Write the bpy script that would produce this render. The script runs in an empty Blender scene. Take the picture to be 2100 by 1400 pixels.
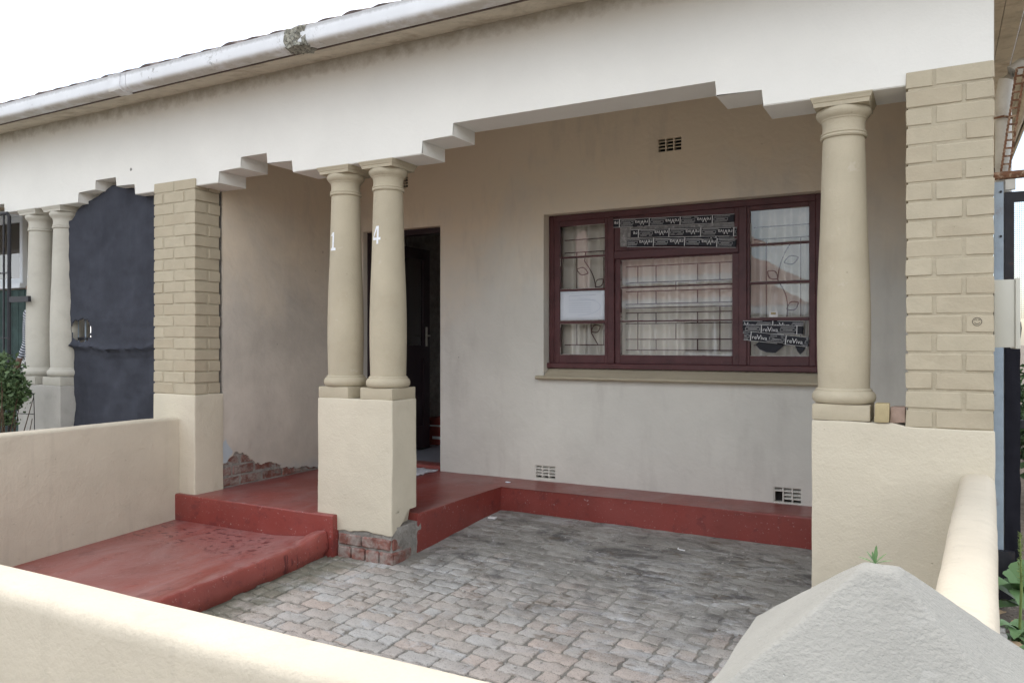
import bpy, bmesh, math, random
from mathutils import Vector, Matrix, noise

sc = bpy.context.scene
R = math.radians
random.seed(7)

# ------------------------------------------------------------------ camera
EYE = 1.48; CAMD = 3.975; YAW = R(28.64)
cam_d = bpy.data.cameras.new('camera')
cam_d.sensor_width = 36.0
cam_d.lens = 1600 / 2100 * 36.0
cam_d.shift_y = 0.001
cam_d.clip_start = 0.05
cam_d.clip_end = 2000
cam = bpy.data.objects.new('camera', cam_d)
cam.location = (0, -CAMD, EYE)
cam.rotation_euler = (R(90), 0, YAW)
sc.collection.objects.link(cam)
sc.camera = cam

# ------------------------------------------------------------------ sky: bright thin overcast
SUN_EL, SUN_AZ = R(62), R(-35)       # azimuth measured from +Y (behind the roof) towards +X
w = bpy.data.worlds.new('World'); sc.world = w; w.use_nodes = True
nt = w.node_tree; nt.nodes.clear()
o = nt.nodes.new('ShaderNodeOutputWorld'); bg = nt.nodes.new('ShaderNodeBackground')
sky = nt.nodes.new('ShaderNodeTexSky'); sky.sky_type = 'NISHITA'; sky.sun_disc = False
sky.sun_elevation = SUN_EL; sky.sun_rotation = SUN_AZ
sky.air_density = 1.0; sky.dust_density = 2.0
tc = nt.nodes.new('ShaderNodeTexCoord'); nz = nt.nodes.new('ShaderNodeTexNoise')
nz.inputs['Scale'].default_value = 2.2; nz.inputs['Detail'].default_value = 3; nz.inputs['Roughness'].default_value = .55
rp = nt.nodes.new('ShaderNodeValToRGB')
rp.color_ramp.elements[0].position = .40; rp.color_ramp.elements[0].color = (.04, .04, .04, 1)
rp.color_ramp.elements[1].position = .60; rp.color_ramp.elements[1].color = (.97, .97, .97, 1)
mx = nt.nodes.new('ShaderNodeMix'); mx.data_type = 'RGBA'
mx.inputs['B'].default_value = (10.4, 10.55, 10.7, 1)
bg.inputs['Strength'].default_value = 0.14
L = nt.links.new
L(tc.outputs['Generated'], nz.inputs['Vector']); L(nz.outputs['Fac'], rp.inputs['Fac'])
L(rp.outputs['Color'], mx.inputs['Factor']); L(sky.outputs['Color'], mx.inputs['A'])
L(mx.outputs['Result'], bg.inputs['Color']); L(bg.outputs['Background'], o.inputs['Surface'])

# ------------------------------------------------------------------ sun behind thin cloud
sd = bpy.data.lights.new('sun', 'SUN'); sd.energy = 1.0; sd.angle = R(28); sd.color = (1.0, .95, .87)
so = bpy.data.objects.new('sun', sd); sc.collection.objects.link(so)
sv = Vector((math.sin(SUN_AZ) * math.cos(SUN_EL), math.cos(SUN_AZ) * math.cos(SUN_EL), math.sin(SUN_EL)))
so.rotation_euler = (-sv).to_track_quat('-Z', 'Y').to_euler()

vs = sc.view_settings
vs.view_transform = 'Standard'; vs.look = 'None'; vs.exposure = 0.96; vs.gamma = 1.0; vs.use_curve_mapping = False
sc.render.engine = 'CYCLES'
sc.cycles.max_bounces = 6; sc.cycles.diffuse_bounces = 3; sc.cycles.use_adaptive_sampling = True; sc.cycles.adaptive_threshold = .02; sc.cycles.transparent_max_bounces = 16
sc.cycles.use_denoising = True
sc.cycles.sample_clamp_indirect = 6

COL = sc.collection

# ================================================================== materials
def mix(nt, a, b, fac, mode='MIX'):
    n = nt.nodes.new('ShaderNodeMix'); n.data_type = 'RGBA'; n.blend_type = mode
    for s, v in (('A', a), ('B', b), ('Factor', fac)):
        if hasattr(v, 'links'): nt.links.new(v, n.inputs[s])
        elif s == 'Factor': n.inputs[s].default_value = v
        else: n.inputs[s].default_value = tuple(v) + (1,) if len(v) == 3 else v
    return n.outputs['Result']

def tnoise(nt, vec, scale, detail=4, rough=.55, dist=0):
    n = nt.nodes.new('ShaderNodeTexNoise')
    n.inputs['Scale'].default_value = scale; n.inputs['Detail'].default_value = detail
    n.inputs['Roughness'].default_value = rough; n.inputs['Distortion'].default_value = dist
    if vec is not None: nt.links.new(vec, n.inputs['Vector'])
    return n.outputs['Fac']

def ramp(nt, fac, p0, p1, c0=0.0, c1=1.0):
    n = nt.nodes.new('ShaderNodeMapRange'); n.clamp = True
    n.inputs['From Min'].default_value = p0; n.inputs['From Max'].default_value = p1
    n.inputs['To Min'].default_value = c0; n.inputs['To Max'].default_value = c1
    nt.links.new(fac, n.inputs['Value'])
    return n.outputs['Result']

def mth(nt, op, a, b=None):
    n = nt.nodes.new('ShaderNodeMath'); n.operation = op
    for i, v in enumerate((a, b)):
        if v is None: continue
        if hasattr(v, 'links'): nt.links.new(v, n.inputs[i])
        else: n.inputs[i].default_value = v
    return n.outputs[0]

def sep(nt, vec):
    n = nt.nodes.new('ShaderNodeSeparateXYZ'); nt.links.new(vec, n.inputs[0]); return n.outputs

def scaled(nt, vec, s):
    n = nt.nodes.new('ShaderNodeVectorMath'); n.operation = 'MULTIPLY'
    nt.links.new(vec, n.inputs[0]); n.inputs[1].default_value = s
    return n.outputs[0]

def newmat(name):
    m = bpy.data.materials.new(name); m.use_nodes = True
    t = m.node_tree; p = t.nodes['Principled BSDF']
    return m, t, p

def dk(c, k): return tuple(max(0, x * k) for x in c)

def surf(name, base, var=.08, nscale=3, rough=.85, bump=.25, bscale=90, blow=0.5, dirt=None, specks=None, spec=.25, grain=.05, extra=None, bdist=.004):
    """painted or mineral surface: broad tone drift, fine grain, stains, pocks, relief"""
    m, t, p = newmat(name)
    g = t.nodes.new('ShaderNodeNewGeometry'); P = g.outputs['Position']
    n1 = tnoise(t, P, nscale, 4, .6)
    c = mix(t, dk(base, 1 - var), dk(base, 1 + var), ramp(t, n1, .3, .7))
    n2 = tnoise(t, P, 220, 2)
    c = mix(t, c, dk(base, 1 - 4 * grain), ramp(t, n2, .55, .8, 0, .5) if grain else 0.0)
    if dirt:
        for (dc, dsc, lo, hi, amt) in dirt:
            dn = tnoise(t, P, dsc, 5, .68, .3)
            c = mix(t, c, dc, ramp(t, dn, lo, hi, 0, amt))
    hs = None
    if specks:
        ssc, thr, scol, samt = specks
        v = t.nodes.new('ShaderNodeTexVoronoi'); v.inputs['Scale'].default_value = ssc
        v.inputs['Randomness'].default_value = 1
        wn = tnoise(t, P, ssc * 3, 2)
        vv = mth(t, 'ADD', v.outputs['Distance'], mth(t, 'MULTIPLY', mth(t, 'SUBTRACT', wn, .5), .25))
        t.links.new(P, v.inputs['Vector'])
        hs = ramp(t, vv, thr, thr * .5)
        gate = ramp(t, sep(t, v.outputs['Color'])[0], .55, .6)
        hs = mth(t, 'MULTIPLY', hs, gate)
        c = mix(t, c, scol, mth(t, 'MULTIPLY', hs, samt))
    if extra: c = extra(t, P, c)
    if isinstance(c, tuple): c, hextra = c
    else: hextra = None
    t.links.new(c, p.inputs['Base Color'])
    p.inputs['Roughness'].default_value = rough
    p.inputs['Specular IOR Level'].default_value = spec
    if bump:
        h = mth(t, 'ADD', tnoise(t, P, bscale, 3, .6), mth(t, 'MULTIPLY', tnoise(t, P, bscale * .12, 2, .6, .4), blow * 6))
        if hs is not None: h = mth(t, 'SUBTRACT', h, mth(t, 'MULTIPLY', hs, 2))
        if hextra is not None: h = mth(t, 'ADD', h, hextra)
        b = t.nodes.new('ShaderNodeBump'); b.inputs['Strength'].default_value = bump; b.inputs['Distance'].default_value = bdist
        t.links.new(h, b.inputs['Height']); t.links.new(b.outputs['Normal'], p.inputs['Normal'])
    return m

CREAM = (.60, .545, .43); BEIGE = (.455, .40, .295); WHITEW = (.77, .755, .705)
M = {}
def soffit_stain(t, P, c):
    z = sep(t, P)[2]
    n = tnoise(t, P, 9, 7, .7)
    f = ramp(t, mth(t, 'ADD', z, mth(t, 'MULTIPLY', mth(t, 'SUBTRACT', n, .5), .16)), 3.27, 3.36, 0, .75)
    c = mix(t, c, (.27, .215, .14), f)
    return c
M['beam'] = surf('painted_beam', WHITEW, .03, 2, bump=.22, bscale=70, blow=.6, extra=soffit_stain, grain=.02, specks=(3.2, .012, (.12, .11, .1), .8))
def cracks(t, P, c):
    # hand trowelled relief with a few blistered paint edges
    n = tnoise(t, P, 16, 5, .7, 1.2)
    line = ramp(t, mth(t, 'ABSOLUTE', mth(t, 'SUBTRACT', n, .5)), .0, .012, 1, 0)
    gate = ramp(t, tnoise(t, P, 2.3, 2), .66, .74)
    f = mth(t, 'MULTIPLY', line, gate)
    return (mix(t, c, (.36, .30, .21), mth(t, 'MULTIPLY', f, .22)), mth(t, 'MULTIPLY', f, -.9))
M['cream'] = surf('cream_plaster', CREAM, .05, 2.5, bump=.6, bscale=95, blow=.32, extra=cracks, dirt=[((.46, .40, .31), 2.6, .56, .80, .20)], specks=(15, .06, (.42, .37, .28), .30), grain=.02)
def runs(t, P, c):
    c, h = cracks(t, P, c)
    v = tnoise(t, scaled(t, P, (2.6, 2.6, .22)), 5, 4, .7)
    c = mix(t, c, (.37, .33, .265), ramp(t, v, .54, .74, 0, .30))      # rain runs
    sc_ = tnoise(t, scaled(t, P, (1, 1, 2.5)), 13, 4, .8, .8)
    c = mix(t, c, (.30, .27, .22), mth(t, 'MULTIPLY', ramp(t, sc_, .65, .72, 0, .5), ramp(t, tnoise(t, P, 1.9, 2), .48, .6)))
    return (c, h)
M['cream2'] = surf('boundary_plaster', (.54, .48, .38), .06, 3, bump=.6, bscale=80, blow=.4, extra=runs, dirt=[((.40, .35, .275), 2.2, .56, .8, .18)], specks=(13, .05, (.38, .34, .27), .30), grain=.03)
M['beige'] = surf('beige_paint', BEIGE, .07, 3, bump=.4, bscale=110, blow=.35, dirt=[((.38, .315, .22), 5, .52, .78, .4), ((.55, .50, .41), 11, .64, .70, .35)], specks=(9, .03, (.25, .2, .14), .7), grain=.04)
def brick_tone(t, P, c):
    oi = t.nodes.new('ShaderNodeObjectInfo')
    return mix(t, c, (.36, .29, .20), ramp(t, oi.outputs['Random'], .1, 1, 0, .34))
M['brick'] = surf('beige_painted_brick', BEIGE, .07, 8, extra=brick_tone, bump=.55, bscale=70, blow=.5, dirt=[((.37, .30, .21), 11, .58, .8, .35)], specks=(30, .05, (.28, .22, .15), .6), grain=.04, bdist=.003)
M['joint'] = surf('painted_joint', dk(BEIGE, .93), .08, 12, bump=.7, bscale=60, dirt=[((.30, .25, .175), 14, .5, .75, .4)])
def wall_light_marks(t, P, c):
    xyz = sep(t, P)
    n = tnoise(t, P, 1.3, 6, .65, .3)
    z = mth(t, 'ADD', xyz[2], mth(t, 'MULTIPLY', mth(t, 'SUBTRACT', n, .5), 2.0))
    c = mix(t, c, (.82, .69, .52), ramp(t, z, 1.7, 2.8, 0, .9))           # upper wall coloured lighter and warmer, in place of bounced light
    v = tnoise(t, scaled(t, P, (.5, .5, .12)), 9, 5, .65)
    c = mix(t, c, (.37, .34, .31), ramp(t, v, .53, .75, 0, .26))            # faint runs
    s = tnoise(t, scaled(t, P, (1.2, 1.2, 6)), 3.2, 6, .75, 1.2)
    c = mix(t, c, (.22, .19, .16), mth(t, 'MULTIPLY', ramp(t, s, .66, .74, 0, .55), ramp(t, tnoise(t, P, 1.7, 2), .5, .62)))
    return c
M['wall'] = surf('porch_wall_plaster', (.66, .64, .58), .06, 1.8, bump=.35, bscale=55, blow=.8, extra=wall_light_marks, specks=(5.5, .022, (.13, .11, .10), .8), grain=.02)
def side_light_marks(t, P, c):
    c = wall_light_marks(t, P, c); xyz = sep(t, P)
    d = mth(t, 'ADD', mth(t, 'MULTIPLY', mth(t, 'ABSOLUTE', mth(t, 'SUBTRACT', xyz[1], .29)), 1.0), mth(t, 'MULTIPLY', mth(t, 'ABSOLUTE', mth(t, 'SUBTRACT', xyz[2], .62)), .7))
    d = mth(t, 'ADD', d, mth(t, 'MULTIPLY', mth(t, 'SUBTRACT', tnoise(t, P, 16, 3), .5), .09))
    c = mix(t, c, (.42, .50, .56), ramp(t, d, .075, .06, 0, .8))
    low = mth(t, 'ADD', xyz[2], mth(t, 'MULTIPLY', tnoise(t, P, 14, 4, .7), .16))
    return mix(t, c, (.42, .43, .43), ramp(t, low, .55, .47, 0, .7))
M['sidewall'] = surf('side_wall_plaster', (.60, .55, .48), .14, 2.4, bump=.35, bscale=50, blow=.8, extra=side_light_marks, specks=(5, .02, (.12, .1, .1), .8), grain=.02)
M['pier'] = surf('grey_cement_paint', (.285, .278, .25), .07, 5, bump=.65, bscale=140, blow=.10, extra=cracks, dirt=[((.37, .365, .34), 14, .60, .72, .4), ((.23, .225, .205), 3, .55, .8, .3), ((.19, .185, .165), 7, .58, .74, .35)], specks=(34, .06, (.52, .515, .48), .7), bdist=.005, grain=.04)
M['ceil'] = surf('ceiling_board', (.80, .79, .75), .05, 2, bump=.1)
def worn(t, P, c, dust=(.32, .185, .175), lo=.42, amt=.55):
    xyz = sep(t, P)
    gn = t.nodes.new('ShaderNodeNewGeometry'); up = ramp(t, sep(t, gn.outputs['True Normal'])[2], .75, .97, .12, 1)
    s = tnoise(t, scaled(t, P, (1, .55, 1)), 3.0, 5, .70, .6)
    c = mix(t, c, dust, mth(t, 'MULTIPLY', ramp(t, s, lo, .66, 0, amt), up))   # dust and wear on what is walked on      # dusty worn paint
    d = tnoise(t, P, 9, 4, .7, .5)
    c = mix(t, c, (.125, .030, .032), ramp(t, d, .56, .68, 0, .55))
    # splash marks near the riser
    near = mth(t, 'MULTIPLY', mth(t, 'MULTIPLY', ramp(t, xyz[1], -.62, -.45), ramp(t, xyz[1], -.05, -.07)), ramp(t, xyz[2], .168, .16))
    near = mth(t, 'MULTIPLY', near, ramp(t, tnoise(t, P, 2.6, 2), .42, .50))
    spot = mth(t, 'MULTIPLY', ramp(t, tnoise(t, scaled(t, P, (.8, 1.25, 0)), 21, 3, .55), .555, .60), near)
    c = mix(t, c, (.09, .02, .022), mth(t, 'MULTIPLY', spot, .8))
    f = tnoise(t, P, 55, 3, .75)
    c = mix(t, c, (.42, .33, .32), ramp(t, f, .64, .71, 0, .7))
    ch = tnoise(t, scaled(t, P, (1, 1, 1.6)), 19, 4, .8)
    return mix(t, c, (.45, .40, .38), ramp(t, ch, .655, .70, 0, .65))
def redfloor(name, base, rough, ex=worn):
    return surf(name, base, .14, 2.5, rough=rough, bump=.3, bscale=45, blow=.5, extra=ex, spec=.5, grain=.02, specks=(26, .05, (.40, .32, .30), .7))
M['red'] = redfloor('red_stoep_paint', (.235, .046, .037), .38)
M['redtread'] = redfloor('red_step_paint', (.26, .058, .046), .34, lambda t, P, c: worn(t, P, c, (.37, .23, .22), .34, .6))
M['exbrick'] = surf('exposed_red_brick', (.22, .095, .075), .3, 14, bump=.9, bscale=60, dirt=[((.33, .29, .26), 13, .42, .60, .85), ((.10, .06, .05), 9, .55, .7, .6)], bdist=.006)
M['mortar'] = surf('crumbling_mortar', (.30, .285, .26), .25, 12, bump=1.0, bscale=48, dirt=[((.17, .15, .13), 20, .5, .68, .7)], bdist=.01)
M['wood'] = surf('maroon_window_paint', (.092, .032, .034), .25, 9, rough=.45, bump=.25, bscale=70, spec=.4, dirt=[((.16, .075, .07), 22, .60, .72, .5)], specks=(28, .04, (.38, .34, .31), .6), grain=.03)
M['putty'] = surf('weathered_putty', (.48, .44, .40), .25, 40, bump=.9, bscale=120, dirt=[((.13, .055, .05), 45, .56, .66, .9)])
M['door'] = surf('dark_door_paint', (.022, .012, .016), .3, 5, rough=.4, bump=.1, spec=.4)
def lichen_tones(t, P, c):
    c = mix(t, c, (.46, .42, .35), mth(t, 'MULTIPLY', ramp(t, sep(t, P)[2], 3.325, 3.305, 0, .75), ramp(t, tnoise(t, P, 5, 4, .7), .3, .55)))  # tan tone in patches along the bottom of the gutter
    f = ramp(t, tnoise(t, P, 24, 7, .75), .55, .63, 0, .6)
    g = ramp(t, tnoise(t, P, 3.1, 3), .50, .62)
    c = mix(t, c, (.16, .145, .12), mth(t, 'MULTIPLY', f, g))
    up = ramp(t, mth(t, 'ADD', sep(t, P)[2], mth(t, 'MULTIPLY', tnoise(t, P, 40, 5, .7), .03)), 3.395, 3.415, 0, .5)
    return mix(t, c, (.17, .15, .13), up)
M['gutter'] = surf('white_gutter_paint', (.72, .73, .745), .05, 4, rough=.85, bump=.2, bscale=60, extra=lichen_tones, grain=.02)
M['lichen_tones'] = surf('lichen_crust', (.30, .29, .24), .45, 40, bump=1.0, bscale=90, dirt=[((.09, .085, .07), 55, .48, .6, .9), ((.52, .52, .47), 70, .6, .7, .7)], bdist=.008)
M['soffit'] = surf('soffit_board_paint', (.55, .49, .39), .12, 6, bump=.3, bscale=40, dirt=[((.25, .19, .13), 7, .5, .72, .6), ((.38, .35, .28), 18, .55, .65, .5)])
M['tile'] = surf('roof_tile', (.10, .075, .068), .3, 10, bump=.6, bscale=50)
M['nbeige'] = surf('weathered_pale_paint', (.50, .475, .41), .06, 4, bump=.3, bscale=90, dirt=[((.36, .33, .28), 6, .5, .75, .4)])
M['ncream'] = surf('weathered_plinth', (.46, .44, .40), .08, 4, bump=.4, bscale=70, dirt=[((.30, .28, .25), 5, .5, .75, .5)])
M['fascia'] = surf('brown_fascia', (.10, .07, .055), .4, 12, bump=.3, dirt=[((.30, .25, .2), 20, .55, .66, .6)])
M['dark'] = surf('dark_gap', (.03, .026, .024), .2, 10, bump=0)
M['steel'] = surf('black_steel_paint', (.028, .028, .033), .2, 15, rough=.5, bump=.15, dirt=[((.10, .05, .03), 22, .6, .7, .5)])
M['galv'] = surf('grey_blue_steel', (.30, .36, .42), .12, 8, rough=.5, bump=.15, dirt=[((.20, .13, .08), 14, .6, .75, .5)])
M['rust'] = surf('rusted_steel', (.17, .085, .05), .45, 25, rough=.85, bump=.6, bscale=80, dirt=[((.46, .36, .26), 30, .50, .62, .7), ((.08, .04, .03), 18, .55, .7, .7)])
M['pvc'] = surf('old_white_pipe', (.55, .54, .50), .12, 8, rough=.55, bump=.1, dirt=[((.32, .27, .2), 9, .5, .72, .5)])
M['box'] = surf('meter_box_enamel', (.56, .55, .48), .03, 4, rough=.45, bump=.05, grain=.01)
M['white'] = surf('white_print', (.80, .80, .80), .04, 30, bump=0, grain=0)
M['numpaint'] = surf('white_number_paint', (.80, .82, .84), .08, 40, bump=.1, grain=0)
M['paper'] = surf('white_paper', (.74, .79, .86), .02, 5, bump=.15, bscale=18, grain=0)
M['ink'] = surf('pale_print', (.50, .57, .68), .03, 10, bump=0, grain=0)
M['tape'] = surf('black_tape', (.012, .013, .020), .2, 20, rough=.45, bump=.5, bscale=26, spec=.3)
M['alu'] = surf('white_window_frame', (.72, .76, .80), .03, 4, rough=.4, bump=0)
M['plank'] = surf('dark_green_plank', (.045, .075, .070), .25, 10, bump=.3, bscale=40)
M['asphalt'] = surf('asphalt', (.055, .055, .056), .2, 4, bump=.8, bscale=80)
M['pavement'] = surf('pavement_concrete', (.33, .315, .28), .1, 2, bump=.5, bscale=60, dirt=[((.2, .18, .15), 2, .5, .7, .4)])
M['soil'] = surf('bare_soil', (.16, .13, .10), .3, 6, bump=1, bscale=40, dirt=[((.06, .05, .045), 9, .5, .7, .7)], bdist=.02)
M['floor'] = surf('hall_lino', (.24, .25, .29), .12, 6, rough=.4, bump=.05)
M['roomwall'] = surf('room_wall', (.74, .72, .70), .05, 2, bump=.1)
M['card'] = surf('printed_carton', (.30, .07, .055), .2, 12, bump=.05)
M['cloth'] = surf('grey_floor_cloth', (.50, .50, .54), .18, 22, bump=.8, bscale=30, dirt=[((.26, .26, .30), 18, .5, .65, .6)])
M['oprwall'] = surf('white_house_wall', (.66, .63, .57), .05, 1, bump=.1)
M['oproof'] = surf('red_roof_tiles', (.30, .19, .165), .2, 3, bump=.4, bscale=10)
M['ochre'] = surf('ochre_painted_brick', (.42, .345, .20), .08, 20, bump=.4, bscale=80)
M['pinkbrick'] = surf('raw_pink_brick', (.40, .29, .235), .15, 25, bump=.7, bscale=80)
M['rubber'] = surf('weather_cloth', (.052, .055, .068), .18, 5, rough=.95, bump=.5, bscale=160, blow=.15, dirt=[((.066, .073, .088), 3.0, .5, .72, .35)], spec=.1)
M['net'] = surf('black_shade_net', (.018, .018, .024), .2, 5, rough=.95, bump=.3, spec=.1)
M['green'] = None

def leafmat(name, a, b):
    m, t, p = newmat(name)
    g = t.nodes.new('ShaderNodeNewGeometry')
    c = mix(t, a, b, g.outputs['Random Per Island'])
    t.links.new(c, p.inputs['Base Color']); p.inputs['Roughness'].default_value = .5
    p.inputs['Specular IOR Level'].default_value = .3
    return m
M['leaf'] = leafmat('bush_leaf', (.05, .09, .035), (.13, .19, .085))
M['leaf2'] = leafmat('weed_leaf', (.07, .14, .05), (.16, .27, .11))
M['leaf3'] = leafmat('hedge_leaf', (.025, .055, .02), (.07, .12, .045))
M['dry'] = leafmat('dry_leaf', (.28, .17, .09), (.50, .38, .24))
M['stem'] = surf('green_stem', (.17, .22, .07), .2, 20, bump=.1)
M['twig'] = surf('brown_twig', (.09, .06, .04), .3, 20, bump=.3)

# pavers: every stone its own tone, cement smeared over them towards the porch
def cement(t, P, c, lo=-.75, hi=.15, amt=.92):
    xyz = sep(t, P)
    n = tnoise(t, P, 2.2, 5, .65, .5)
    zone = mth(t, 'ADD', mth(t, 'MULTIPLY', xyz[0], .10), mth(t, 'ADD', xyz[1], mth(t, 'MULTIPLY', mth(t, 'SUBTRACT', n, .5), 2.2)))
    cem = ramp(t, zone, lo, hi, 0, amt)
    ccol = mix(t, (.22, .209, .187), (.43, .415, .385), ramp(t, tnoise(t, scaled(t, P, (.7, 1.5, 1)), 4, 5, .72, .4), .35, .68))
    c = mix(t, c, ccol, cem)
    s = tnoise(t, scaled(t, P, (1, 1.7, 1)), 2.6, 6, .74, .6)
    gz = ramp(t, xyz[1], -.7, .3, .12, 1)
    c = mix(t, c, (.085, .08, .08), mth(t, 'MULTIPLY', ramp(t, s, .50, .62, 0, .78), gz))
    br = tnoise(t, scaled(t, P, (.8, 1.8, 1)), 6.2, 5, .74)
    c = mix(t, c, (.15, .115, .08), ramp(t, br, .57, .66, 0, .75))
    ef = tnoise(t, scaled(t, P, (.8, 1.4, 1)), 3.6, 6, .78, 1.0)
    c = mix(t, c, (.52, .525, .53), ramp(t, ef, .54, .68, 0, .7))
    # damp mossy dirt along the foot of the red step
    dm = mth(t, 'ADD', xyz[0], mth(t, 'MULTIPLY', mth(t, 'SUBTRACT', tnoise(t, P, 5, 4, .7), .5), .7))
    return mix(t, c, (.15, .145, .105), ramp(t, dm, -3.22, -3.42, 0, .85))
def paver_mat():
    m, t, p = newmat('concrete_paver')
    g = t.nodes.new('ShaderNodeNewGeometry'); P = g.outputs['Position']
    oi = t.nodes.new('ShaderNodeObjectInfo')
    r = mth(t, 'FRACT', mth(t, 'ADD', oi.outputs['Random'], mth(t, 'MULTIPLY', g.outputs['Random Per Island'], 3.7)))
    r2 = mth(t, 'FRACT', mth(t, 'MULTIPLY', r, 7.31))
    pink = mix(t, (.51, .425, .37), (.46, .415, .37), r)
    grey = mix(t, (.40, .385, .355), (.49, .475, .45), r2)
    c = mix(t, pink, grey, ramp(t, mth(t, 'ADD', mth(t, 'MULTIPLY', r2, .45), tnoise(t, P, .9, 2)), .60, .95))
    c = cement(t, P, c)
    gr = tnoise(t, P, 120, 3, .7)
    c = mix(t, c, (.10, .095, .085), ramp(t, gr, .54, .68, 0, .65))
    g2 = tnoise(t, P, 70, 3, .7)
    c = mix(t, c, (.52, .50, .48), ramp(t, g2, .60, .72, 0, .55))
    t.links.new(c, p.inputs['Base Color']); p.inputs['Roughness'].default_value = .8
    p.inputs['Specular IOR Level'].default_value = .35
    b = t.nodes.new('ShaderNodeBump'); b.inputs['Strength'].default_value = .8; b.inputs['Distance'].default_value = .004
    h = mth(t, 'ADD', tnoise(t, P, 110, 3, .7), mth(t, 'MULTIPLY', tnoise(t, P, 22, 3, .7), 1.6))
    t.links.new(h, b.inputs['Height']); t.links.new(b.outputs['Normal'], p.inputs['Normal'])
    return m
M['sand'] = surf('joint_sand', (.235, .22, .19), .2, 9, bump=1, bscale=90, extra=lambda t, P, c: cement(t, P, c, -.6, .25, .9), bdist=.006)
M['paver'] = paver_mat()

def glass_mat(name, tint, refl, rough=.01):
    m = bpy.data.materials.new(name); m.use_nodes = True
    t = m.node_tree; t.nodes.clear()
    out = t.nodes.new('ShaderNodeOutputMaterial'); mxs = t.nodes.new('ShaderNodeMixShader')
    tr = t.nodes.new('ShaderNodeBsdfTransparent'); tr.inputs['Color'].default_value = tint + (1,)
    gl = t.nodes.new('ShaderNodeBsdfGlossy'); gl.inputs['Roughness'].default_value = rough
    fr = t.nodes.new('ShaderNodeFresnel'); fr.inputs['IOR'].default_value = 1.5
    f = mth(t, 'ADD', mth(t, 'MULTIPLY', fr.outputs[0], 2.0), refl)
    g = t.nodes.new('ShaderNodeNewGeometry')
    b = t.nodes.new('ShaderNodeBump'); b.inputs['Strength'].default_value = .02; b.inputs['Distance'].default_value = .01
    t.links.new(tnoise(t, g.outputs['Position'], 6, 2), b.inputs['Height']); t.links.new(b.outputs[0], gl.inputs['Normal'])
    t.links.new(f, mxs.inputs[0]); t.links.new(tr.outputs[0], mxs.inputs[1]); t.links.new(gl.outputs[0], mxs.inputs[2])
    t.links.new(mxs.outputs[0], out.inputs['Surface'])
    return m
M['glass'] = glass_mat('window_glass', (.98, .98, .98), .04)
def curtain_mat():
    m, t, p = newmat('net_curtain')
    g = t.nodes.new('ShaderNodeNewGeometry')
    c = mix(t, (.86, .81, .71), (.90, .88, .82), tnoise(t, scaled(t, g.outputs['Position'], (20, 20, .8)), 1, 4))
    t.links.new(c, p.inputs['Base Color']); p.inputs['Roughness'].default_value = .9
    return m
M['curtain'] = curtain_mat()
def stripes_mat():
    m, t, p = newmat('striped_knit')
    g = t.nodes.new('ShaderNodeTexCoord')
    z = sep(t, g.outputs['Object'])
    s = mth(t, 'SINE', mth(t, 'MULTIPLY', mth(t, 'ADD', z[2], mth(t, 'MULTIPLY', z[0], .35)), 2 * math.pi / .024))
    c = mix(t, (.02, .025, .04), (.55, .58, .62), ramp(t, s, -.1, .1))
    t.links.new(c, p.inputs['Base Color']); p.inputs['Roughness'].default_value = .9
    return m
M['stripe'] = stripes_mat()
M['skirt'] = surf('black_white_print', (.05, .05, .05), .1, 5, bump=0, dirt=[((.6, .6, .58), 22, .48, .52, 1.0)])
M['skin'] = surf('skin', (.16, .09, .06), .05, 5, rough=.55, bump=0)
M['hair'] = surf('dark_hair', (.015, .012, .01), .1, 9, bump=.2)

# ================================================================== mesh helpers
def tag(o, label=None, cat=None, group=None, kind=None):
    if label: o['label'] = label
    if cat: o['category'] = cat
    if group: o['group'] = group
    if kind: o['kind'] = kind
    return o

def empty(name, loc=(0, 0, 0)):
    o = bpy.data.objects.new(name, None); COL.objects.link(o); o.location = loc
    o.empty_display_size = .1
    return o

def put(o, parent):
    if parent is not None:
        o.parent = parent
        o.matrix_parent_inverse = parent_world(parent).inverted()
    return o

def parent_world(p):
    m = Matrix.Translation(p.location) @ p.rotation_euler.to_matrix().to_4x4()
    if p.parent: m = parent_world(p.parent) @ p.matrix_parent_inverse @ m
    return m

def from_bm(name, bm, mat, parent=None, smooth=35):
    me = bpy.data.meshes.new(name)
    bmesh.ops.recalc_face_normals(bm, faces=bm.faces)
    bm.to_mesh(me); bm.free()
    return from_me(name, me, mat, parent, smooth)

def from_me(name, me, mat, parent=None, smooth=35):
    if mat is not None and not me.materials: me.materials.append(M[mat] if isinstance(mat, str) else mat)
    if smooth:
        me.shade_smooth()
        me.set_sharp_from_angle(angle=R(smooth))
    o = bpy.data.objects.new(name, me); COL.objects.link(o)
    return put(o, parent)

def pyd(name, v, f, mat, parent=None, smooth=35):
    me = bpy.data.meshes.new(name); me.from_pydata([tuple(a) for a in v], [], f); me.validate(); me.update()
    return from_me(name, me, mat, parent, smooth)

def fn(p, s, seed=0.0):
    q = Vector(p) * s + Vector((seed, seed * 1.7, seed * .3))
    return noise.noise(q)

def jitter(bm, amp, s, seed=0.0):
    for v in bm.verts:
        d = noise.noise_vector(v.co * s + Vector((seed, 0, seed)))
        v.co += d * amp

def slices(bm, step):
    co = [v.co for v in bm.verts]
    for ax in range(3):
        lo = min(c[ax] for c in co); hi = max(c[ax] for c in co)
        n = int((hi - lo) / step)
        for i in range(1, n + 1):
            x = lo + (hi - lo) * i / (n + 1)
            pl = [0, 0, 0]; pl[ax] = x; no = [0, 0, 0]; no[ax] = 1
            bmesh.ops.bisect_plane(bm, geom=bm.verts[:] + bm.edges[:] + bm.faces[:], plane_co=pl, plane_no=no)

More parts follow.
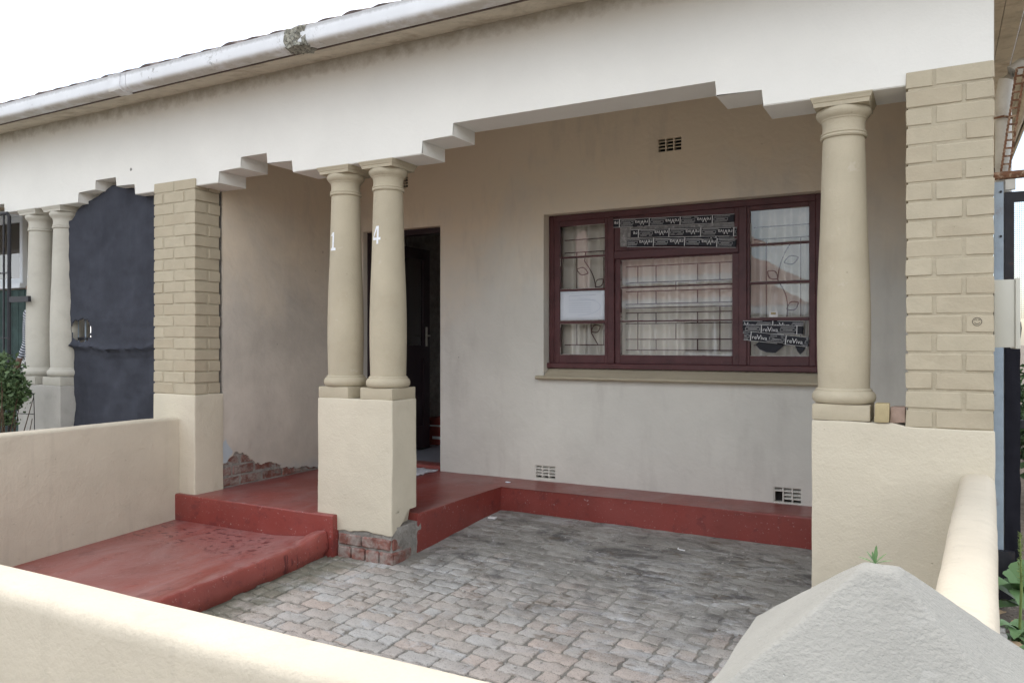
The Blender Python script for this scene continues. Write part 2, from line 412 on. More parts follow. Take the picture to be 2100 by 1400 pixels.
def bmbox(x0, x1, y0, y1, z0, z1, bev=0, seg=2, bm=None):
    b = bmesh.new()
    bmesh.ops.create_cube(b, size=1)
    for v in b.verts:
        v.co = Vector(((x0 + x1) / 2 + v.co.x * (x1 - x0), (y0 + y1) / 2 + v.co.y * (y1 - y0), (z0 + z1) / 2 + v.co.z * (z1 - z0)))
    if bev: bmesh.ops.bevel(b, geom=b.edges[:], offset=bev, segments=seg, affect='EDGES', profile=.6)
    if bm is None: return b
    me = bpy.data.meshes.new('t'); b.to_mesh(me); b.free(); bm.from_mesh(me); bpy.data.meshes.remove(me)
    return bm

def box(name, x0, x1, y0, y1, z0, z1, mat, parent=None, bev=0.0, seg=2, rough=0.0, step=.06, rs=6):
    b = bmbox(x0, x1, y0, y1, z0, z1, bev, seg)
    if rough:
        slices(b, step); jitter(b, rough, rs, x0 + y0)
    return from_bm(name, b, mat, parent)

def bmprism(pts, axis, a0, a1, bm=None):
    """polygon pts (2D) extruded along axis ('x','y','z') from a0 to a1"""
    bm = bm or bmesh.new()
    def P(p, a):
        return {'x': (a, p[0], p[1]), 'y': (p[0], a, p[1]), 'z': (p[0], p[1], a)}[axis]
    v0 = [bm.verts.new(P(p, a0)) for p in pts]; v1 = [bm.verts.new(P(p, a1)) for p in pts]
    n = len(pts)
    bm.faces.new(v0); bm.faces.new(v1[::-1])
    for i in range(n): bm.faces.new((v0[i], v1[i], v1[(i + 1) % n], v0[(i + 1) % n]))
    return bm

def prism(name, pts, axis, a0, a1, mat, parent=None, bev=0.0, tri=False):
    b = bmprism(pts, axis, a0, a1)
    if bev:
        bmesh.ops.bevel(b, geom=b.edges[:], offset=bev, segments=2, affect='EDGES', profile=.6)
    if tri: bmesh.ops.triangulate(b, faces=b.faces[:])
    return from_bm(name, b, mat, parent)

def lathe_bm(prof, cx, cy, n=48, bm=None):
    bm = bm or bmesh.new(); rings = []
    for r, z in prof:
        rings.append([bm.verts.new((cx + r * math.cos(2 * math.pi * i / n), cy + r * math.sin(2 * math.pi * i / n), z)) for i in range(n)])
    for a, b in zip(rings, rings[1:]):
        for i in range(n): bm.faces.new((a[i], a[(i + 1) % n], b[(i + 1) % n], b[i]))
    bm.faces.new(rings[0][::-1]); bm.faces.new(rings[-1])
    return bm

def tube_bm(path, r, n=8, bm=None):
    bm = bm or bmesh.new(); path = [Vector(p) for p in path]; rings = []
    for i, p in enumerate(path):
        d = (path[min(i + 1, len(path) - 1)] - path[max(i - 1, 0)]).normalized()
        u = d.orthogonal().normalized() if abs(d.z) > .9 else d.cross(Vector((0, 0, 1))).normalized()
        v = d.cross(u); rr = r[i] if isinstance(r, (list, tuple)) else r
        rings.append([bm.verts.new(p + u * rr * math.cos(2 * math.pi * k / n) + v * rr * math.sin(2 * math.pi * k / n)) for k in range(n)])
    for a, b in zip(rings, rings[1:]):
        for k in range(n): bm.faces.new((a[k], a[(k + 1) % n], b[(k + 1) % n], b[k]))
    bm.faces.new(rings[0][::-1]); bm.faces.new(rings[-1])
    return bm

def sweep(name, prof, p0, p1, n, mat, parent=None, amp=.003, s=5, mat_seed=0):
    """closed profile (offset, z) swept from p0 to p1 in plan, hand-made wobble"""
    bm = bmesh.new(); p0 = Vector(p0); p1 = Vector(p1); d = (p1 - p0); side = Vector((-d.y, d.x, 0)).normalized()
    rings = []
    for i in range(n + 1):
        c = p0 + d * i / n; ring = []
        for (o_, z) in prof:
            q = c + side * o_; q.z = c.z + z
            q += noise.noise_vector(q * s) * amp
            ring.append(bm.verts.new(q))
        rings.append(ring)
    m = len(prof)
    for a, b in zip(rings, rings[1:]):
        for k in range(m): bm.faces.new((a[k], a[(k + 1) % m], b[(k + 1) % m], b[k]))
    bm.faces.new(rings[0]); bm.faces.new(rings[-1][::-1])
    return from_bm(name, bm, mat, parent, 50)

def text_mesh(s, size):
    cu = bpy.data.curves.new('t', 'FONT'); cu.body = s; cu.size = size; cu.align_x = 'LEFT'
    cu.resolution_u = 3
    ob = bpy.data.objects.new('t', cu); COL.objects.link(ob)
    dg = bpy.context.evaluated_depsgraph_get()
    me = bpy.data.meshes.new_from_object(ob.evaluated_get(dg))
    bpy.data.objects.remove(ob); bpy.data.curves.remove(cu)
    vs_ = [v.co.copy() for v in me.vertices]; fs = [tuple(p.vertices) for p in me.polygons]
    bpy.data.meshes.remove(me)
    return vs_, fs

# ================================================================== setting: ground, street, paving
def pz(x, y): return .07 + .066 * y - .009 * (x + 3.03)
g = box('ground', -600, 600, -600, 600, -1.0, -.30, 'soil'); tag(g, kind='structure')
road = box('road', -60, 60, -10.4, -5.6, -.31, -.27, 'asphalt'); tag(road, kind='structure')
pv = box('pavement', -60, 60, -5.6, -3.02, -.31, -.15, 'pavement', bev=.02); tag(pv, kind='structure')
pv2 = box('pavement', -60, 60, -12.0, -10.4, -.31, -.15, 'pavement', bev=.02); tag(pv2, kind='structure')
side_g = pyd('side_path', [(.05, -3, -.12), (9, -3, -.12), (9, 14, .06), (.05, 14, .06)], [(0, 1, 2, 3)], 'soil'); tag(side_g, kind='structure')
nb_g = pyd('neighbour_yard', [(-16, -3, -.10), (-5.1, -3, -.10), (-5.1, 1.2, .1), (-16, 1.2, .1)], [(0, 1, 2, 3)], 'pavement'); tag(nb_g, kind='structure')

# paving bed with pavers
def bed_z(x, y):
    t = min(1, max(0, (y + .9) / 1.6))
    film = min(.0045, max(0, fn((x * .8, y * 1.6, 0), 3.0, 7) + .5 * fn((x, y, 2), 9) + .12 + .25 * max(0, y)) * .0095) * t
    return pz(x, y) - (.0075 * (1 - t) + .0022 * t) + film
nx, ny = 160, 180
v = []; f = []
for j in range(ny + 1):
    for i in range(nx + 1):
        x = -3.75 + 4.0 * i / nx; y = -2.9 + 4.35 * j / ny
        v.append((x, y, bed_z(x, y) + .0016 * fn((x, y, 0), 7)))
for j in range(ny):
    for i in range(nx):
        a = j * (nx + 1) + i; f.append((a, a + 1, a + nx + 2, a + nx + 1))
paving = pyd('paving', v, f, 'sand'); tag(paving, kind='structure')

PL, PW = .196, .094
def paver_outline(seed, LEN):
    rnd = random.Random(seed); gap = .0056
    hx, hy = LEN / 2 - gap, PW / 2 - gap
    wv = lambda x: .0068 * math.sin(2 * math.pi * (x + LEN / 2) / (PL / 2))
    we = lambda y: .0075 * math.sin(2 * math.pi * y / PW + .8)
    pts = []
    xs = [-.96, -.72, -.48, -.24, 0, .24, .48, .72, .96] if LEN > .15 else [-.95, -.5, 0, .5, .95]
    for a in xs: pts.append((a * hx, -hy + wv(a * hx)))
    for a in (-.5, .5): pts.append((hx + we(a * hy), a * hy + wv(hx)))
    for a in xs[::-1]: pts.append((a * hx, hy + wv(a * hx)))
    for a in (.5, -.5): pts.append((-hx + we(a * hy), a * hy + wv(-hx)))
    return [(x + rnd.uniform(-.0036, .0036), y + rnd.uniform(-.0036, .0036)) for x, y in pts]
paver_me = {}
for LEN in (PL, PL / 2):
    for sd_ in range(7):
        pts = paver_outline(sd_, LEN); n = len(pts)
        top = [(x * (.965 if LEN > .15 else .93), y * .93, 0) for x, y in pts]
        mid = [(x, y, -.0038) for x, y in pts]
        low = [(x, y, -.018) for x, y in pts]
        b = bmesh.new(); bv = [b.verts.new(q) for q in top + mid + low]
        ff = [tuple(range(n))]
        for k in range(n):
            ff.append((k, n + k, n + (k + 1) % n, (k + 1) % n))
            ff.append((n + k, 2 * n + k, 2 * n + (k + 1) % n, n + (k + 1) % n))
        for q in ff: b.faces.new([bv[i] for i in q])
        bmesh.ops.recalc_face_normals(b, faces=b.faces)
        b.faces.ensure_lookup_table()
        if b.faces[0].normal.z < 0: bmesh.ops.reverse_faces(b, faces=b.faces)
        me = bpy.data.meshes.new('paver'); b.to_mesh(me); b.free()
        me.materials.append(M['paver']); me.shade_smooth(); me.set_sharp_from_angle(angle=R(50))
        paver_me.setdefault(LEN, []).append(me)

C_, S_ = math.cos(YAW), math.sin(YAW)
def px(x, y, z):
    y = y + CAMD; a = x * C_ + y * S_; d = -x * S_ + y * C_
    return (1050 + 1600 * a / d, 702 - 1600 * (z - EYE) / d, d)
def seen(x, y):
    u, v_, d = px(x, y, pz(x, y))
    if not (380 < u < 1700 and 1030 < v_ < 1412): return False
    fw = 1160.7 + .2347 * u                      # far edge of the front wall in the picture
    if v_ > fw + 12: return False
    if u > 1440 and v_ > 1397 - (u - 1440) * .9 + 15: return False
    return True
rnd = random.Random(3)
cells = []
j = 0; y = -2.84
while y < 1.42:
    x = -3.72 - (PL / 2 if j % 2 else 0)
    while x < .18:
        LEN = PL / 2 if rnd.random() < .30 else PL
        xc = x + LEN / 2
        if not (xc < -2.95 and y > .12) and not (xc < -3.62) and not (xc < -2.98 and xc > -3.52 and y > 0.0) and y < 1.39 + PW / 2:
            cells.append((xc, y, LEN))
        x += LEN
    y += PW; j += 1
vis = [c for c in cells if seen(c[0], c[1])]
vis.sort(key=lambda c: px(c[0], c[1], 0)[2] / math.sqrt(c[2]))
single = set(vis[:298]); sv_, sf_ = [], []
def tilt_mat(x, y):
    e = Matrix.Rotation(math.atan(.066) + rnd.gauss(0, .009), 4, 'X') @ Matrix.Rotation(.009 + rnd.gauss(0, .008), 4, 'Y') @ Matrix.Rotation(rnd.gauss(0, .016), 4, 'Z')
    return Matrix.Translation((x + rnd.gauss(0, .0016), y + rnd.gauss(0, .0016), pz(x, y) + rnd.gauss(0, .0012))) @ e
for c in cells:
    me = rnd.choice(paver_me[c[2]]); mt = tilt_mat(c[0], c[1])
    if c in single:
        o = bpy.data.objects.new('paver', me); COL.objects.link(o); o.matrix_world = mt; o.parent = paving
    else:
        off = len(sv_)
        sv_ += [mt @ q.co for q in me.vertices]; sf_ += [tuple(i + off for i in p.vertices) for p in me.polygons]
o = pyd('paver_field', sv_, sf_, 'paver', paving, 50); tag(o, kind='stuff')

# ------------------------------------------------------------------ red porch floor and step
PZ = .345
pl = [(-5.06, -.045), (-3.487, -.045), (-3.487, .27), (-3.030, .27), (-3.030, 1.385), (.1, 1.375), (.1, 1.80), (-5.06, 1.80)]
bm = bmprism(pl, 'z', -.2, PZ)
bmesh.ops.bevel(bm, geom=[e for e in bm.edges if abs(e.verts[0].co.z - PZ) < 1e-5 and abs(e.verts[1].co.z - PZ) < 1e-5], offset=.010, segments=3, affect='EDGES', profile=.55)
bmesh.ops.triangulate(bm, faces=[q for q in bm.faces if len(q.verts) > 4])
slices(bm, .09)
for v_ in bm.verts:
    d = noise.noise_vector(v_.co * 6)
    v_.co += Vector((d.x * .003, d.y * .003, d.z * .0025))
pf = from_bm('porch_floor', bm, 'red'); tag(pf, kind='structure')
# the low front slab: swept section with a raised worn lip on the right
bm = bmesh.new()
sec = [(-5.08, -.25), (-5.08, .155), (-4.7, .157), (-4.3, .158), (-4.0, .160), (-3.9, .168), (-3.8, .178), (-3.70, .190), (-3.63, .199), (-3.582, .204), (-3.562, .201), (-3.551, .190), (-3.546, .165), (-3.535, .12), (-3.54, .09), (-3.545, .06), (-3.56, .03), (-3.56, -.25)]
rings = []; NY = 72
for i in range(NY + 1):
    y = -.05 - 2.85 * i / NY
    ring = []
    for k, (x, z) in enumerate(sec):
        zz = z + .05 * y
        lump = max(0, 1 - abs(y + .08) / .20)
        if 8 <= k <= 13:
            lj = min(1, max(0, lump * 1.5 + .5 * fn((x * 2, y * 3, 1), 6)) )
            zz += .040 * lj * (1 if k < 12 else .5)
            x += .020 * lj
        a = .003 if k < 7 else .005
        dn = noise.noise_vector(Vector((x * 3, y * 9, z * 9)))
        dn2 = noise.noise_vector(Vector((x * 9, y * 28, z * 24)))
        xx = x + (dn.x * a + dn2.x * a * .6 if 0 < k else 0); zz += dn.z * a * .5 + dn2.z * a * .3
        if k in (15, 16):                     # eroded foot
            xx -= .03 * max(0, fn((y * 1.0, 3.3, 0), 6) + .15) + .012 * abs(dn2.y)
            zz += .03 * fn((y, 1.1, 0), 9)
        ring.append(bm.verts.new((xx, y, zz)))
    rings.append(ring)
m_ = len(sec)
for a, b in zip(rings, rings[1:]):
    for k in range(m_ - 1): bm.faces.new((a[k], a[k + 1], b[k + 1], b[k]))
stp = from_bm('porch_step', bm, 'redtread', None, 60); tag(stp, kind='structure')

# ================================================================== the terraced house
H = empty('terraced_house', (-2.4, 0, 0))
tag(H, 'cream terraced house with a columned porch, maroon window and open dark door', 'house')
N = empty('neighbour_house', (-8, 0, 0))
tag(N, 'adjoining cream house at left with paired columns behind a dark cloth', 'house')

ZL, ZM, ZH, ZT = 2.65, 2.735, 2.815, 3.41
BY0, BY1 = .012, .27
beam = [(.214, ZT), (.214, ZL), (-.763, ZL), (-.763, ZM), (-.994, ZM), (-.994, ZH), (-2.588, ZH), (-2.588, ZM), (-2.815, ZM), (-2.815, ZL),
        (-3.899, ZL), (-3.899, ZM), (-4.139, ZM), (-4.139, ZH), (-4.40, ZH), (-4.40, ZM), (-4.627, ZM), (-4.627, ZL), (-5.1, ZL), (-5.1, ZT)]
def beam_obj(pts, parent):
    b = bmprism(pts, 'y', BY0, BY1)
    bmesh.ops.bevel(b, geom=[e for e in b.edges if abs(e.verts[0].co.y - BY0) < 1e-6 and abs(e.verts[1].co.y - BY0) < 1e-6 and not (abs(e.verts[0].co.x + 5.1) < 1e-6 and abs(e.verts[1].co.x + 5.1) < 1e-6)], offset=.004, segments=2, affect='EDGES')
    bmesh.ops.triangulate(b, faces=[q for q in b.faces if len(q.verts) > 4])
    return from_bm('stepped_beam', b, 'beam', parent, 30)
beam_obj(beam, H)
nbeam = [(-5.1, ZT), (-5.1, ZL), (-5.577, ZL), (-5.577, ZM), (-5.81, ZM), (-5.81, ZH), (-6.078, ZH), (-6.078, ZM), (-6.309, ZM), (-6.309, ZL),
         (-7.40, ZL), (-7.40, ZM), (-7.62, ZM), (-7.62, ZH), (-9.2, ZH), (-9.2, ZM), (-9.45, ZM), (-9.45, ZL), (-16, ZL), (-16, ZT)]
beam_obj(nbeam, N)

# ---- brick pillars
brick_cache = []
BL, BW, BH = .2215, .106, .0745
for k in range(6):
    b = bmbox(-BL / 2, BL / 2, -BW / 2, BW / 2, -BH / 2, BH / 2)
    bmesh.ops.bevel(b, geom=b.edges[:], offset=.0034, segments=1, affect='EDGES')
    rr = random.Random(k)
    for v_ in b.verts:
        v_.co += Vector((rr.uniform(-1, 1), rr.uniform(-1, 1), rr.uniform(-1, 1))) * .0019
    bmesh.ops.recalc_face_normals(b, faces=b.faces)
    me = bpy.data.meshes.new('brick'); b.to_mesh(me); b.free(); me.materials.append(M['brick'])
    me.shade_flat(); brick_cache.append(me)
def brick(cx, cy, cz, rot, parent, inv, rnd):
    o = bpy.data.objects.new('brick', rnd.choice(brick_cache)); COL.objects.link(o)
    o.location = (cx + rnd.uniform(-.0012, .0012), cy + rnd.uniform(-.0016, .0012), cz + rnd.uniform(-.001, .001))
    o.rotation_euler = (rnd.gauss(0, .004), rnd.gauss(0, .004), rot + (math.pi if rnd.random() < .5 else 0) + rnd.gauss(0, .004))
    o.parent = parent; o.matrix_parent_inverse = inv
def pillar(x0, x1, z0, rows, kind, parent, label):
    rnd = random.Random(int(x0 * 100))
    pe = put(empty('brick_pillar', ((x0 + x1) / 2, .117, z0)), parent); pe['label'] = label
    inv = parent_world(pe).inverted()
    ch = (2.71 - z0) / rows
    d0, d1 = 0.0, .2345
    # recessed painted mortar core
    box('mortar_core', x0 + .009, x1 - (.009 if kind == 'wide' else .003), d0 + .0042, d1 - .0042, z0 - .01, 2.706, 'joint', pe)
    jt = (x1 - x0 - 2 * BL) if kind == 'wide' else (x1 - x0 - BL - BW)
    for r_ in range(rows):
        zc = z0 + ch * (r_ + .5)
        if kind == 'wide':
            if (rows - 1 - r_) % 2 == 0:
                for xc in (x0 + BL / 2, x1 - BL / 2):
                    brick(xc, d0 + BW / 2, zc, 0, pe, inv, rnd); brick(xc, d1 - BW / 2, zc, 0, pe, inv, rnd)
            else:
                for xc in (x0 + BW / 2, x1 - BW / 2): brick(xc, d0 + BL / 2, zc, math.pi / 2, pe, inv, rnd)
                brick((x0 + x1) / 2, d0 + BW / 2, zc, 0, pe, inv, rnd); brick((x0 + x1) / 2, d1 - BW / 2, zc, 0, pe, inv, rnd)
        else:
            left_half = (rows - 1 - r_) % 2 == 0
            if left_half:
                hx_, fx = x0 + BW / 2, x1 - BL / 2
            else:
                hx_, fx = x1 - BW / 2, x0 + BL / 2
            brick(hx_, d0 + BL / 2, zc, math.pi / 2, pe, inv, rnd)
            brick(fx, d0 + BW / 2, zc, 0, pe, inv, rnd); brick(fx, d1 - BW / 2, zc, 0, pe, inv, rnd)
    return pe
pillar(-5.333, -4.866, 1.087, 19, 'wide', H, 'beige painted brick pillar between the two porches')
RP = pillar(-.1285, .2135, 1.094, 19, 'narrow', H, 'beige painted brick pillar at the right-hand corner')

# ---- plinths
box('pillar_plinth', -5.337, -4.862, -.004, .262, -.2, 1.087, 'cream', H, bev=.010, seg=3, rough=.004, step=.05)
bm = bmbox(-.533, .2165, -.004, .262, -.25, 1.094, .010, 3)
slices(bm, .05)
for v_ in bm.verts:
    if v_.co.z > 1.0: v_.co.z += .016 * min(1, max(0, (-.12 - v_.co.x) / .06))
jitter(bm, .004, 6, 2.0)
from_bm('corner_plinth', bm, 'cream', H)

bm = bmbox(-3.658, -3.035, -.002, .262, .232, 1.111, .010, 3)
slices(bm, .04)
for v_ in bm.verts:
    if v_.co.z < .36:
        n_ = fn(v_.co, 14, 4)
        v_.co.z += .022 * n_ + (max(0, v_.co.y) * .75 if v_.co.x > -3.1 else 0) + .012
jitter(bm, .0045, 6, 5.0)
MP = from_bm('paired_column_plinth', bm, 'cream', H)
# mortar mass and exposed bricks under it
bm = bmbox(-3.655, -3.045, .010, .30, -.1, .30); slices(bm, .03); jitter(bm, .010, 14, 1)
for v_ in bm.verts:
    if v_.co.x > -3.07: v_.co.x += .012 * fn(v_.co, 22) + .010 * (v_.co.y > .06)
from_bm('crumbling_mortar', bm, 'mortar', MP)
rnd = random.Random(5)
def raw_brick(name, x0, x1, y0, y1, z0, z1, parent, mat='exbrick', amp=.004):
    b = bmbox(x0, x1, y0, y1, z0, z1, .007, 1); slices(b, .05); jitter(b, amp, 30, x0 * 10 + z0)
    return from_bm(name, b, mat, parent)
for (x0, x1) in ((-3.475, -3.292), (-3.282, -3.056)): raw_brick('brick', x0, x1, -.004, .09, .155, .224, MP)
for k in range(4):
    x0 = -3.478 + k * .1145
    raw_brick('brick', x0, x0 + .104, -.012 + rnd.uniform(-.003, .004), .2, .062, .142, MP)
raw_brick('brick', -3.12, -3.040, .02, .12, .150, .226, MP)
raw_brick('brick', -3.10, -3.026, .01, .13, .066, .140, MP)

# ---- columns
def column(cx, cy, parent, label, top=ZL, zb=1.111, mt='beige'):
    ce = put(empty('column', (cx, cy, zb)), parent); ce['label'] = label
    b = bmbox(cx - .128, cx + .128, cy - .128, cy + .128, zb, zb + .076, .007, 2); slices(b, .06); jitter(b, .0025, 12, cx)
    from_bm('base_block', b, mt, ce)
    z = zb + .076
    prof = [(.120, z), (.132, z + .004), (.141, z + .014), (.1445, z + .028), (.143, z + .042), (.136, z + .055), (.1275, z + .061), (.1275, z + .067), (.1245, z + .070), (.119, z + .074)]
    from_bm('base_torus', lathe_bm(prof, cx, cy), mt, ce, 28)
    s0, s1 = z + .074, top - .185
    prof = []
    for i in range(25):
        t = i / 24
        r = .1165 + .0055 * math.sin(min(1, t / .62) * math.pi) - .0215 * max(0, (t - .18) / .82) ** 1.45
        prof.append((r, s0 + (s1 - s0) * t))
    from_bm('shaft', lathe_bm(prof, cx, cy, 56), mt, ce, 28)
    rs = prof[-1][0]
    prof = [(rs, s1), (rs + .008, s1 + .001), (rs + .012, s1 + .008), (rs + .008, s1 + .016), (rs + .0055, s1 + .018), (rs + .009, s1 + .021), (rs + .009, s1 + .027), (rs + .003, s1 + .030),
            (rs + .001, s1 + .05), (rs + .002, s1 + .072), (rs + .006, s1 + .084), (rs + .010, s1 + .087), (rs + .011, s1 + .092), (rs + .022, s1 + .102), (rs + .030, s1 + .115), (rs + .031, s1 + .126), (rs + .026, s1 + .138), (rs + .01, s1 + .14)]
    from_bm('capital_neck', lathe_bm(prof, cx, cy), mt, ce, 28)
    b = bmesh.new(); zz = s1 + .139
    lay = [(.121, zz), (.124, zz + .018), (.128, zz + .022), (.131, zz + .032), (.136, zz + .040), (.1365, top - .0005)]
    rings = []
    for h_, q in lay: rings.append([b.verts.new((cx + sx * h_, cy + sy * h_, q)) for sx, sy in ((-1, -1), (1, -1), (1, 1), (-1, 1))])
    for a_, c_ in zip(rings, rings[1:]):
        for k in range(4): b.faces.new((a_[k], a_[(k + 1) % 4], c_[(k + 1) % 4], c_[k]))
    b.faces.new(rings[0][::-1]); b.faces.new(rings[-1])
    from_bm('abacus', b, mt, ce, 25)
    return ce
c1 = column(-3.525, .128, H, 'column of the central pair bearing a painted 1')
c2 = column(-3.166, .128, H, 'column of the central pair bearing a painted 4')
c3 = column(-.403, .128, H, 'single column beside the right-hand brick pillar')
n1_ = column(-6.672, .128, N, 'right column of the neighbouring pair', mt='nbeige')
n2_ = column(-7.035, .128, N, 'left column of the neighbouring pair', mt='nbeige')
# painted numbers wrapped on the shafts
def shaft_r(z, zb=1.111, top=ZL):
    s0, s1 = zb + .15, top - .185; t = (z - s0) / (s1 - s0)
    return .1165 + .0055 * math.sin(min(1, t / .62) * math.pi) - .0215 * max(0, (t - .18) / .82) ** 1.45
def wrap_polys(name, polys, cx, cy, a0, z0, parent, mat, lift=.0012):
    """polys: lists of (s, z) points in metres on the shaft, s to the right"""
    bm = bmesh.new()
    for poly in polys:
        bm.faces.new([bm.verts.new((s, 0, z)) for s, z in poly])
    slices_(bm, .008)
    for v_ in bm.verts:
        zz = z0 + v_.co.z; r = shaft_r(zz) + lift; a = a0 + v_.co.x / r
        v_.co = Vector((cx + r * math.sin(a), cy - r * math.cos(a), zz))
    return from_bm(name, bm, mat, parent, 0)
def slices_(bm, step):
    co = [v.co.x for v in bm.verts]; lo, hi = min(co), max(co); n = int((hi - lo) / step)
    for i in range(1, n + 1):
        x = lo + (hi - lo) * i / (n + 1)
        bmesh.ops.bisect_plane(bm, geom=bm.verts[:] + bm.edges[:] + bm.faces[:], plane_co=(x, 0, 0), plane_no=(1, 0, 0))
one = [[(-.009, .018), (.009, .018), (.010, .122), (-.006, .122), (-.0065, .10)], [(-.0065, .10), (-.006, .122), (-.022, .104), (-.024, .096)],
       [(-.026, 0), (.026, 0), (.025, .016), (.012, .019), (-.012, .019), (-.025, .016)]]
four = [[(.004, 0), (.020, 0), (.020, .026), (.004, .026)], [(-.034, .026), (.036, .026), (.036, .042), (-.034, .042)], [(.006, .042), (.022, .042), (.022, .116), (.008, .116)],
        [(-.034, .042), (-.022, .042), (.008, .100), (.008, .116), (.000, .116)]]
wrap_polys('painted_number', one, -3.525, .128, R(-12), 2.093, c1, 'numpaint')
wrap_polys('painted_number', four, -3.166, .128, R(-10), 2.115, c2, 'numpaint')
wrap_polys('painted_number', [[(-.002, 0), (.002, 0), (.002, .16), (-.002, .16)], [(-.012, -.004), (.012, -.004), (.012, 0), (-.012, 0)]], -7.035, .128, R(-16), 2.06, n2_, 'numpaint')
arc = []
for k in range(14):
    a = R(-80 + 160 * k / 13); a2 = R(-80 + 160 * (k + 1) / 13)
    arc.append([(.026 * math.cos(a), .045 + .045 * math.sin(a)), (.029 * math.cos(a), .045 + .049 * math.sin(a)), (.029 * math.cos(a2), .045 + .049 * math.sin(a2)), (.026 * math.cos(a2), .045 + .045 * math.sin(a2))])
arc.append([(.0, .15), (.0035, .15), (.012, .20), (.008, .20)])
wrap_polys('painted_number', arc, -6.672, .128, R(-38), 2.13, n1_, 'numpaint')
# neighbour plinth
box('paired_column_plinth', -7.165, -6.543, -.002, .262, -.2, 1.111, 'ncream', N, bev=.010, seg=3, rough=.004)

# ---- porch walls, ceiling
WY = 1.77
def wall_grid(name, x0, x1, z0, z1, holes, y0, y1, mat, parent):
    """wall slab in XZ with rectangular openings and real reveals"""
    xs = sorted({x0, x1, *[h[0] for h in holes], *[h[1] for h in holes]}); zs = sorted({z0, z1, *[h[2] for h in holes], *[h[3] for h in holes]})
    bm = bmesh.new()
    solid = {}
    for i in range(len(xs) - 1):
        for k in range(len(zs) - 1):
            mx_, mz_ = (xs[i] + xs[i + 1]) / 2, (zs[k] + zs[k + 1]) / 2
            solid[i, k] = not any(h[0] < mx_ < h[1] and h[2] < mz_ < h[3] for h in holes)
    vc = {}
    def V(x, y, z):
        if (x, y, z) not in vc: vc[x, y, z] = bm.verts.new((x, y, z))
        return vc[x, y, z]
    for (i, k), s in solid.items():
        if not s: continue
        a, b, c, d = xs[i], xs[i + 1], zs[k], zs[k + 1]
        bm.faces.new((V(a, y0, c), V(b, y0, c), V(b, y0, d), V(a, y0, d))); bm.faces.new((V(a, y1, c), V(a, y1, d), V(b, y1, d), V(b, y1, c)))
        for (di, dk_, q) in ((-1, 0, ((a, c), (a, d))), (1, 0, ((b, c), (b, d))), (0, -1, ((a, c), (b, c))), (0, 1, ((a, d), (b, d)))):
            if not solid.get((i + di, k + dk_), False):
                (p, r), (p2, r2) = q
                bm.faces.new((V(p, y0, r), V(p2, y0, r2), V(p2, y1, r2), V(p, y1, r)))
    return from_bm(name, bm, mat, parent, 30)
VENTS = [(-1.878, 2.922, .195, .108), (-2.923, .362, .193, .110), (-1.026, .349, .194, .112), (-4.40, 2.88, .195, .108)]
DX0, DX1, DZ = -4.725, -3.859, 2.512
WX0, WX1, WZ0, WZ1 = -2.842, -.709, 1.186, 2.528
holes = [(DX0, DX1, .2, DZ), (WX0, WX1, WZ0, WZ1)] + [(a, a + w_, b, b + h_) for a, b, w_, h_ in VENTS]
bw = wall_grid('porch_wall', -4.95, .214, .2, 3.3, holes, WY, WY + .22, 'wall', H)
box('corner_wall', -.004, .2134, .266, WY - .002, .1, 3.30, 'wall', H)
box('porch_ceiling', -4.94, .2, .27, WY, 3.3, 3.34, 'ceil', H)
# left side wall: plaster skin with a broken-away patch, raw bricks behind
SX = -4.872
edge = [(.264, .345), (.264, .537), (.305, .548), (.335, .578), (.36, .588), (.395, .618), (.43, .600), (.45, .606), (.494, .583), (.525, .570), (.54, .541), (.565, .531), (.596, .502), (.62, .500), (.66, .478), (.70, .492), (.763, .491), (.79, .474), (.83, .466), (.88, .44), (.885, .418), (.94, .425), (.97, .402), (1.02, .412), (1.06, .392), (1.12, .404), (1.2, .385), (1.3, .37), (1.4, .345)]
poly = [(1.4, .30), (WY, .30), (WY, 3.3), (.264, 3.3)] + edge[1:-1]
rj = random.Random(12)
fine = []
for a, b in zip(poly, poly[1:] + poly[:1]):
    fine.append(a)
    if a[1] < .65 and b[1] < .65 and a[0] < 1.35 and b[0] < 1.39:
        for t in (.35, .7): fine.append((a[0] + (b[0] - a[0]) * t + rj.uniform(-.006, .006), a[1] + (b[1] - a[1]) * t + rj.uniform(-.008, .008)))
b = bmprism(fine, 'x', SX, SX - .016)
bmesh.ops.delete(b, geom=[q for q in b.faces if len(q.verts) > 4 and abs(q.verts[0].co.x - SX) > .01], context='FACES_ONLY')
bmesh.ops.triangulate(b, faces=[q for q in b.faces if len(q.verts) > 4])
sw = from_bm('side_wall_plaster', b, 'sidewall', H, 30)
back = box('wall_core', -5.09, SX - .0165, .266, WY + 1.6, .1, 3.3, 'mortar', H)
core = put(empty('bare_brickwork', (SX, .6, .345)), H); core['label'] = 'bare red brick where the plaster has fallen off'
rb = random.Random(9)
for r_ in range(3):
    z0 = .352 + r_ * .083
    y0 = .255 - (.11 if r_ % 2 else .03)
    while y0 < 1.15:
        y1 = y0 + .215
        if z0 < .45 or y0 < .75: raw_brick('brick', SX - .06, SX - .0115 + rb.uniform(-.005, .002), max(y0, .267), y1, z0, z0 + .072, core, amp=.0035)
        y0 = y1 + .012
